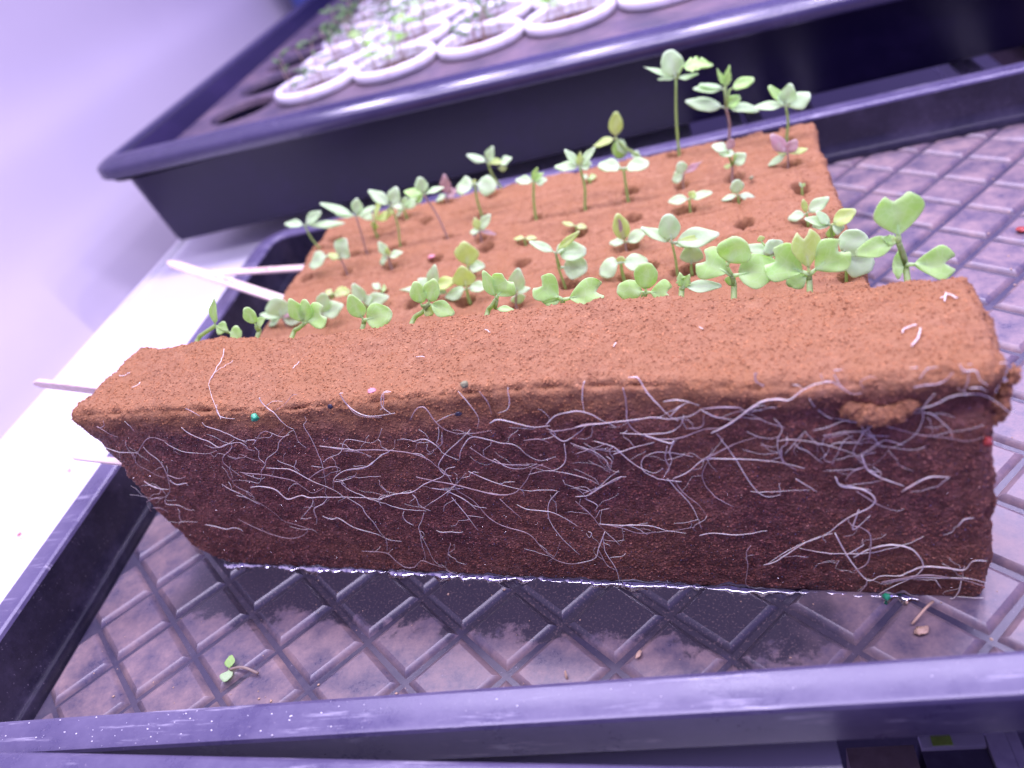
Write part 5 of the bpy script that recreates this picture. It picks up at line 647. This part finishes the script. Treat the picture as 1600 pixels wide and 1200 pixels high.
na, nb, nz = 268, 172, 26
W2.sheet(na, nb, lambda a, b: ((a, b, 1), rp))
W2.sheet(na, nz, lambda a, b: ((a, 0, b), rp)); W2.sheet(na, nz, lambda a, b: ((a, 1, b), rp), True)
W2.sheet(nb, nz, lambda a, b: ((0, a, b), rp), True); W2.sheet(nb, nz, lambda a, b: ((1, a, b), rp))
W2.sheet(30, 20, lambda a, b: ((a, b, 0), rp), True)
rear = thing('grow_sponge', (.157, .174, 0), 'brown sponge sheet lying flat behind, its top dotted with holes and seedlings', 'grow sponge', 'brown grow sponges')
o = obj('foam_body', W2.V, W2.F, FOAM, rear)
add_wet(o.data, [min(1, max(0, (.012-q[2])/.01)) for q in W2.V])
P = []; N = []
for i in range(24000):
    q, nn = rear_point(random.random(), random.random(), 1.0) if random.random() < .85 else rear_point(random.choice((0., 1.)), random.random(), random.random())
    P.append(q); N.append(nn)
crumbs('foam_crumb', P, N, np.zeros(len(P)), rear, .00015, .00036)

# ------------------------------------------------------------------ seedlings
TOCAM = np.array((.10, -.82, .56)); TOCAM /= np.linalg.norm(TOCAM)
UP = np.array((0, 0, 1.0))
VIEW = np.array((.234, -.7825, .577))   # from the plants towards the viewer's side, used to set how wide a turned leaf really is
PALE = []   # paler rim, midrib and leaf base, one value per vertex of the leaves made so far
def leaf_geo(root, tip, wid, sh, face, seed):
    root = np.array(root); tip = np.array(tip); ax = tip-root; L = np.linalg.norm(ax); ax = ax/L
    N0 = face*TOCAM+(1-face)*UP*1.15; N0 = N0-ax*(N0@ax)
    if np.linalg.norm(N0) < .15: N0 = TOCAM-ax*(TOCAM@ax)
    N0 /= np.linalg.norm(N0); Wd = np.cross(N0, ax)
    vv = VIEW/np.linalg.norm(VIEW); axv = ax-vv*(ax@vv); axv = axv/(np.linalg.norm(axv)+1e-9); side = np.cross(vv, axv)
    wid = wid/max(abs(Wd@side), .55)*(1.12 if sh == 'k' else 1.34); tip = root+ax*L*1.12; L *= 1.12
    pet = {'k': .16, 'r': .14, 'o': .12, 'n': .10, 't': .06}[sh]
    if sh in 'kr' and wid > L*1.15: pet = .08
    nu, nv = (11, 9) if L > .006 else (8, 5)
    notch = {'k': .30, 'r': .03, 'o': -.02, 'n': -.04, 't': 0}[sh]
    rn = random.Random(seed); sag = rn.uniform(.05, .16); cup = rn.uniform(.10, .26)*(1 if rn.random() < .75 else -1); ph = rn.uniform(0, 6); tw = rn.uniform(-.12, .12)
    top = []; bot = []; th = min(.00032, wid*.05)
    for i in range(nu):
        u = i/(nu-1)
        for j in range(nv):
            v = math.sin(PI/2*(-1+2*j/(nv-1)))
            if sh == 'k': hw = math.sin(u*PI*.56)**.85 if u > 0 else 0; hw *= 1 if u < .55 else math.sqrt(1-((u-.55)/.53)**2); tipf = 1-notch*math.cos(v*PI/2)**2.2-.10*abs(v)**4
            elif sh == 'r': hw = max(0, math.sin(PI*min(1, .02+u*.80)))**.55; tipf = 1-notch*math.cos(v*PI/2)**2-.26*abs(v)**3
            elif sh == 'o': hw = max(0, math.sin(PI*min(1, .015+u*.86)))**.62; tipf = 1-.22*abs(v)**2.6
            elif sh == 'n': hw = max(0, math.sin(PI*(.02+u*.93)))**.9; tipf = 1-.2*abs(v)**2
            else: hw = max(0, math.sin(PI*(.05+u*.85)))**.7*(1+.22*math.sin(u*22+v*2)); tipf = 1-.3*abs(v)**2+.05*math.sin(v*9)
            al = L*(pet+(1-pet)*u*tipf); sd = wid*.5*hw*v*(1+.04*math.sin(u*9+ph))
            z_ = -sag*L*(u**2)+cup*wid*.5*(hw*v)**2+.035*wid*math.sin(u*7+v*3+ph)+tw*sd+ (-.06*wid*hw*math.exp(-(v/.16)**2))
            edge = th if abs(v) < .99 and u < .99 else th*.6
            top.append(root+ax*al+Wd*sd+N0*(z_+edge*.5)); bot.append(root+ax*al+Wd*sd+N0*(z_-edge*.5))
    V = top+bot; n_ = nu*nv; F = grid_faces(0, nu, nv, True)+[tuple(x_+n_ for x_ in f_) for f_ in grid_faces(0, nu, nv)]
    ring = [i*nv for i in range(nu)]+[(nu-1)*nv+j for j in range(1, nv)]+[i*nv+nv-1 for i in range(nu-2, -1, -1)]+[j for j in range(nv-2, 0, -1)]
    for k in range(len(ring)):
        a, b = ring[k], ring[(k+1) % len(ring)]; F.append((a, b, b+n_, a+n_))
    mid = root+ax*L*(pet+.30*(1-pet))+N0*(-.06*wid-.09*sag*L-.0001)
    pr = min(max(.00022, wid*.055), .00055)
    pv, pf = tube([root, root+ax*L*pet*.6, root+ax*L*pet+N0*(-.02*wid), mid], [pr*1.15, pr, pr*.85, pr*.3], 6)
    k = len(V); V = V+pv; F = F+[tuple(x_+k for x_ in f_) for f_ in pf]
    for _ in (0, 1):
        for i in range(nu):
            for j in range(nv):
                v = abs(math.sin(PI/2*(-1+2*j/(nv-1)))); u = i/(nu-1)
                PALE.append(1.0 if (v > .99 or i == nu-1) else max(.75*math.exp(-(v/.12)**2)*(1-.7*u), .6*max(0, 1-u*4)))
    PALE.extend([.8]*len(pv))
    return V, F
for i, (lab, surf, grp, base, head, leaves) in enumerate(SEEDLINGS):
    Bp = np.array(base)/1000; Hp = np.array(head)/1000
    rn = random.Random(100+i)
    if surf == 'T': start = Bp-np.array((0, 0, .0025))
    else: start = Bp-NB*.0115-np.array((0, 0, .004))
    t = thing('seedling', tuple(Bp), lab+(' on the rear sponge' if surf == 'T' and 'rear' not in lab and 'back' not in lab and False else ''), 'seedling', grp)
    bend = np.array((rn.uniform(-1, 1)*.0010, 0, 0)) if np.linalg.norm(Hp-Bp) > .006 else 0
    mid = (Bp+Hp)/2+bend
    path = catmull([start, Bp, mid, Hp], 4)
    pink = any(l[3] == 'k' and l[4] == 'k' or l[4] == 'k' for l in leaves) or 'pink' in lab or 'pale' in lab and 'green' not in lab and 'thick' not in lab and i % 2
    big = max(l[2] for l in leaves)/1000
    r0 = (.00075 if surf == 'F' else (.00062 if 'stout' in lab or 'thick' in lab or 'all ' in lab or 'third tall' in lab or 'second tall' in lab or 'green' in lab else .00046))
    V, F = tube(path, [r0*(1-.25*k/len(path)) for k in range(len(path))], 7)
    obj('stem', V, F, STEMP if pink and surf == 'T' else STEMG, t)
    for j, (rt, tp, wd, sh, mt, fc) in enumerate(leaves):
        rt = np.array(rt)/1000
        if np.linalg.norm(rt-Hp) > .0012:
            pv, pf = tube([Hp-np.array((0, 0, .0004)), (Hp+rt)/2+np.array((0, 0, -.0003)), rt], [r0*.75, r0*.65, r0*.6], 6); obj('stalk', pv, pf, STEMG, t)
        PALE.clear(); V, F = leaf_geo(rt, np.array(tp)/1000, wd/1000, sh, fc, i*31+j)
        o = obj('leaf', V, F, LEAF[mt], t); at = o.data.attributes.new('pale', 'FLOAT', 'POINT'); at.data.foreach_set('value', np.array(PALE, np.float32))

# ------------------------------------------------------------------ marker sticks
def stick(pa, pb, wd, th, vertical, label, ink=None, inset_=.012):
    a = np.array(pa)/1000; b = np.array(pb)/1000; d = b-a; L = np.linalg.norm(d); d /= L; a = a-d*inset_; L += inset_
    sd = np.cross(d, UP); sd /= np.linalg.norm(sd); up = np.cross(sd, d)
    if vertical: sd, up = up, sd
    c = (a+b)/2; t = thing('marker_stick', tuple(b), label, 'plant marker', 'wooden marker sticks stuck in the sponges')
    V = []; n = 15; F = []
    for k in range(n+1):
        s = k/n; hw = wd/2*(1 if s < .97 else math.sqrt(max(.12, 1-((s-.97)/.032)**2)))
        q = a+d*L*s
        for (x_, y_) in ((-1, -.7), (-.85, -1), (.85, -1), (1, -.7), (1, .7), (.85, 1), (-.85, 1), (-1, .7)): V.append(q+sd*hw*x_+up*th/2*y_)
    for k in range(n):
        for j in range(8): F.append((k*8+j, k*8+(j+1) % 8, k*8+8+(j+1) % 8, k*8+8+j))
    F.append(tuple(range(7, -1, -1))); F.append(tuple(range(n*8, n*8+8)))
    bl = obj('blade', V, F, WOOD, t, True, 45)
    if ink:
        mb = MB(); rr = random.Random(int(ink[0]*1000)); s = ink[0]
        while s < ink[1]:   # smeared handwriting, no longer readable
            y0 = rr.uniform(-.5, .2); P3 = []
            for k in range(5): P3.append(a+d*(L*s+rr.uniform(-.0006, .0012))+sd*wd*.42*(y0+rr.uniform(-.4, .6))+up*(th/2+.00004))
            pv, pf = tube(P3, .00011, 3); mb.add(pv, pf); s += .0014/L
        obj('red_writing', mb.V, mb.F, INK, bl)
S = MISC['stick']
stick(S[0][0], S[0][1], .0048, .0014, False, 'pale wooden stick slanting up to the left from the rear sponge, red smeared writing', (.45, .62))
stick(S[1][0], S[1][1], .0042, .0014, False, 'pale wooden stick lying level behind the slanting one, red writing at its middle', (.36, .62))
stick(S[2][0], S[2][1], .0030, .0016, True, 'pinkish wooden stick poking from the left end of the upright block, over the shelf')
stick(S[3][0], S[3][1], .0024, .0010, False, 'short pointed wooden stick low at the left end of the upright block', None, .008)

# ------------------------------------------------------------------ rear tub with cups
UX0, UX1, UY0, UY1 = -.0975, .50, .305, .86
tilt = lambda x_, y_: .0005-.024*(x_-.02)
tub = thing('tub', (.2, .58, .01), 'deep black tub behind the tray, its deck filled with white net cups', 'tub')
camber = [(.002+x_, .0630+.53*(x_-x_*x_/.0210)) for x_ in np.linspace(0, .0112, 8)]
V, F = sweep((UX0, UY0, UX1, UY1), .016, [(.0025, .0565), (.0008, .0560), (0, .0567), (0, .0612), (.0006, .0622)]+camber+[(.0138, .0640), (.0139, .0625)], tilt)
obj('rim', V, F, TUBRIM, tub, True, 50)
V, F = sweep((UX0, UY0, UX1, UY1), .016, [(.0138, .0625), (.020, .054), (.024, .030), (.03, .014)], lambda x_, y_: tilt(x_, y_)*1.0)
obj('inner_wall', V, F, TUB, tub, True, 50)
V, F = sweep((UX0, UY0, UX1, UY1), .022, [(.0025, .0565), (.0092, .0568), (.0100, .0555), (.0165, .0125), (.0180, .0105), (.0220, .0098), (.08, .0098), (.26, .0098)], lambda x_, y_: 0.0)
obj('outer_wall', V, F, TUB, tub, True, 50)
DZ = .0560; CP = .0530; CX, CY = .010, .397
mb = MB(); n = 24
NX, NY = 8, 8
for ix in range(-1, NX):
    for iy in range(NY):
        cx = CX+CP*ix; cy = CY+CP*iy; h_ = CP/2
        V = []; F = []
        x0 = cx-h_ if ix > -1 else UX0+.0205; y0 = cy-h_ if iy > 0 else UY0+.0205
        for k in range(n):
            a = 2*PI*k/n; c_, s_ = math.cos(a), math.sin(a); q = h_/max(abs(c_), abs(s_))
            ox, oy = cx+c_*q, cy+s_*q
            if ix == -1 and ox < cx-h_*.999: ox = x0
            if iy == 0 and oy < cy-h_*.999: oy = y0
            V += [(cx+.0205*c_, cy+.0205*s_, DZ-.004), (cx+.0212*c_, cy+.0212*s_, DZ-.0004), (cx+.0217*c_, cy+.0217*s_, DZ), (ox, oy, DZ)]
        for k in range(n):
            k2 = (k+1) % n
            for j in range(3): F.append((k*4+j, k*4+j+1, k2*4+j+1, k2*4+j))
        mb.add(V, F)
for a, b in (((UX0+.0205, UY0+.0205), (CX-CP*1.5, CY-CP/2)),): mb.add([(a[0], a[1], DZ-.0002), (b[0]+.003, a[1], DZ-.0002), (b[0]+.003, b[1]+.003, DZ-.0002), (a[0], b[1]+.003, DZ-.0002)], [(0, 1, 2, 3)])
obj('deck', mb.V, mb.F, DECK, tub, True, 40)
mb = MB(); mb.box((UX0+.03, UY0+.03, .012), (UX1-.03, UY1-.03, .020)); obj('dark_water', mb.V, mb.F, TUB, tub, False)
ordw = ['first', 'second', 'third', 'fourth', 'fifth', 'sixth', 'seventh', 'eighth']
roww = ['front row', 'second row', 'third row', 'fourth row', 'fifth row']
def micro(cx, cy, cz, rn, nst, hmin, hmax, spread):
    st = MB(); lf = MB()
    for k in range(nst):
        a = rn.uniform(0, 2*PI); r_ = spread*math.sqrt(rn.random()); b = np.array((cx+r_*math.cos(a), cy+r_*math.sin(a), cz)); hh = rn.uniform(hmin, hmax)
        tp = b+np.array((rn.gauss(0, .12)*hh, rn.gauss(0, .12)*hh, hh)); md = (b+tp)/2+np.array((rn.gauss(0, .05)*hh, 0, 0))
        V, F = tube(catmull([b, md, tp], 3), .00032, 4); st.add(V, F)
        for q in range(rn.choice((2, 2, 3, 4))):
            a2 = rn.uniform(0, 2*PI); l_ = rn.uniform(.004, .009); t2 = tp+np.array((math.cos(a2)*l_, math.sin(a2)*l_, rn.uniform(-.1, .7)*l_))
            V, F = leaf_geo(tp, t2, l_*rn.uniform(.18, .34), 'n', .3, rn.randrange(9999)); lf.add(V, F)
    return st, lf
cnt = 0
for iy in range(5):
    for ix in range(6-(iy > 1)-(iy > 2)-(iy > 3)):
        cx = CX+CP*ix+rng.uniform(-.0008, .0008); cy = CY+CP*iy+rng.uniform(-.0008, .0008); rn = random.Random(900+cnt); cnt += 1
        wh = f'{ordw[ix]} from the left in the {roww[iy]}'
        t = thing('net_cup', (cx, cy, DZ), f'white net cup, {wh} of the tub', 'net cup', 'white net cups in the tub')
        V, F = lathe([(.0262, .0030), (.0264, .0042), (.0258, .0058), (.0243, .0066), (.0228, .0062), (.0220, .0048), (.0219, .0022), (.0250, .0004), (.0260, .0012)], (cx, cy, DZ), 32, True)
        obj('ring', V, F, CUP, t)
        V, F = lathe([(.0219, .0030), (.0195, -.012), (.0170, -.034), (.0005, -.0345)], (cx, cy, DZ), 24); obj('basket', V, F, CUP, t)
        V = []; F = []; nr = 6; na_ = 20
        for r_ in range(nr):
            for k in range(na_):
                a = 2*PI*k/na_; rr = .0208*r_/(nr-1); V.append((cx+rr*math.cos(a), cy+rr*math.sin(a), DZ-.0002+.0020*fr((rr*math.cos(a)*220+ix*5, rr*math.sin(a)*220+iy*5, 0), 3)))
        for r_ in range(nr-1):
            for k in range(na_): F.append((r_*na_+k, r_*na_+(k+1) % na_, (r_+1)*na_+(k+1) % na_, (r_+1)*na_+k))
        obj('soil', V, F, SOIL, t)
        st, lf = micro(cx, cy, DZ-.001, rn, rn.randint(9, 17), .010, .026, .017)
        t2 = thing('seedling_tuft', (cx, cy, DZ-.001), f'thin seedlings growing in the cup {wh}', 'seedlings', 'seedling tufts in the net cups')
        obj('stems', st.V, st.F, STEMP, t2); obj('leaves', lf.V, lf.F, LEAF['d'] if rn.random() < .75 else LEAF['g'], t2)

# blue thing behind the tub's left side
mb = MB(); V, F = sweep((-.148, .78, -.02, .92), .02, [(.004, -.0), (0, .125), (0, .135), (.003, .137), (.008, .135), (.012, .01)])
tag(obj('blue_bin', V, F, BLUE, None, True, 40, loc=(-.08, .85, 0)), 'blue plastic bin half hidden behind the tub at the top', 'bin')

# ------------------------------------------------------------------ water
def fillet(u0, u1, seed_, wmax, hmax, name, label):
    """curved lip of water between the tray floor and the soaked sponge, breaking up where the plastic is dry"""
    V = []; F = []; n = int((u1-u0)/.0005); m = 7
    for k in range(n+1):
        u = u0+(u1-u0)*k/n; a_ = .55+.75*fr((u*150, seed_, 0), 2)+.55*fr((u*520, seed_, 1), 3)
        a_ = min(1, max(.04, a_)); off = .0007*fr((u*240, 4, seed_), 6)
        for j in range(m):
            t_ = PI/2*j/(m-1); V.append(B2W(u, -.0003+off-wmax*a_*(1-math.sin(t_)), -.0001+hmax*a_*(1-math.cos(t_))))
    F = grid_faces(0, n+1, m, True)
    return tag(obj(name, V, F, BEAD), label, kind='structure')
fillet(.002, .198, 1.0, .0030, .0020, 'water_line', 'thin bright line of water along the foot of the upright block')

# ------------------------------------------------------------------ seeds, husks and specks
G = {k: [np.array(q)/1000 for q in v] for k, v in MISC['grain'].items()}
def seed(name, c, s_, mat, label, cat, sd=1, rot=(0, 0, 0), cap=True, grp=None):
    V, F = blob(c, tuple(x_*.78 for x_ in s_), sd, .38, 3, rot, 1.6)
    return tag(obj(name, V, F, mat, None, True, None, tuple(c)), label, cat, grp)
seed('coated_seed', G['green_face'][0]-NB*.0006, (.0012, .0012, .0013), GREENC, 'bright green coated seed below the left part of the dry edge', 'seed', 1, grp='coated seeds')
seed('coated_seed', G['green_floor'][0], (.0009, .0011, .0013), GREENC, 'green coated seed in the water at the foot of the block, right side', 'seed', 2, (.5, .6, 0), grp='coated seeds')
seed('coated_seed', G['grey_face'][0]-NB*.0008, (.0011, .0010, .0010), GREYC, 'grey-green coated seed on the upper edge of the block, left of the middle', 'seed', 3, grp='coated seeds')
seed('coated_seed', G['green_rear'][0], (.0010, .0010, .0009), GREYC, 'small round grey seed on top of the rear sponge near the right', 'seed', 4, grp='coated seeds')
seed('coated_seed', G['red_face'][0]-NB*.0004, (.0010, .0012, .0013), REDC, 'red seed at the right end of the root side', 'seed', 5, grp='coated seeds')
seed('seed_coat', G['dark_face'][0]-NB*.0004, (.0009, .0006, .0008), DARKC, 'black empty seed coat just under the dry edge, left', 'seed coat', 6)
seed('seed_coat', G['dark_face'][1]-NB*.0004, (.0011, .0006, .0007), DARKC, 'dark empty seed coat among the roots left of the middle', 'seed coat', 7)
seed('seed_coat', G['redtop'][0], (.0016, .0013, .0008), PINKC, 'pink seed coat lying on the rear sponge', 'seed coat', 8)
seed('seed_husk', G['husk'][0], (.0013, .0010, .0005), PINKC, 'pinkish husk on the upper edge of the block, left part', 'husk', 9, (.3, .2, .8))
seed('tan_seed', G['seedhusk'][0], (.0007, .0014, .0005), TAN, 'tan seed lying in a groove near the front rim', 'seed', 10, (0, 0, -.5))
seed('husk_flake', G['flake'][0], (.0004, .0012, .0004), TAN, 'thin tan flake standing at the front rim', 'flake', 11, (.9, 0, .1))
seed('red_flake', G['red'][0], (.0022, .0020, .0008), REDC, 'dark red flake on the tray floor at the right edge of the picture', 'flake', 12)
seed('red_speck', G['speck'][0], (.0011, .0014, .0005), REDC, 'red speck low on the white shelf', 'speck', 13)
seed('red_speck', G['speck'][1], (.0009, .0012, .0005), REDC, 'red speck on the white shelf below the short stick', 'speck', 14)
a, b = G['sprout']; t = thing('fallen_sprout', tuple(a), 'tiny uprooted sprout lying on the wet tray floor at the left', 'sprout')
V, F = tube(catmull([a, (a+b)/2+np.array((0, .0006, .001)), b], 4), .0004, 6); obj('stem', V, F, STEMP, t)
V, F = leaf_geo(a, a+np.array((-.0004, .0034, .0012)), .0022, 'o', .6, 3); obj('leaf', V, F, LEAF['g'], t)
V, F = leaf_geo(a, a+np.array((.0005, -.0036, .0008)), .0026, 'o', .6, 4); obj('leaf', V, F, LEAF['p'], t)
a, b, c = G['sprout2']; t = thing('dried_sprout', tuple(a), 'shrivelled tan sprout with a thin stalk, in front of the block\'s right corner', 'sprout')
V, F = tube(catmull([b, (b+c)/2+np.array((.0006, 0, .0016)), c], 4), .0003, 5); obj('stem', V, F, TAN, t)
V, F = blob(a, (.0015, .0009, .0005), 21, .6, 3, (0, 0, .4), 2.4); obj('withered_leaf', V, F, TAN, t)
# scattered grit on floor and rim
mb = MB(); rn = random.Random(77)
for k in range(420):
    x_, y_ = rn.uniform(.02, .34), rn.uniform(.016, .262); s_ = rn.choice((.00012, .00016, .0002, .00032)); V, F = blob((x_, y_, s_*.5), (s_*1.4, s_, s_*.7), k, .3, 1, (0, 0, rn.uniform(0, 3))); mb.add(V, F)
tag(obj('grit', mb.V, mb.F, TAN), 'brown sponge grit scattered over the tray floor', kind='stuff')
mb = MB()
for k in range(90):
    x_ = rn.choice((rn.uniform(.0, .12), rn.uniform(0, .30))); y_ = rn.uniform(.0006, .0080); s_ = rn.choice((.00008, .00012, .00018)); V, F = blob((x_, y_, TH+s_*.4), (s_*1.5, s_, s_*.6), k, .3, 1); mb.add(V, F)
tag(obj('rim_salt', mb.V, mb.F, CUP), 'white mineral crust specks on the front rim', kind='stuff')
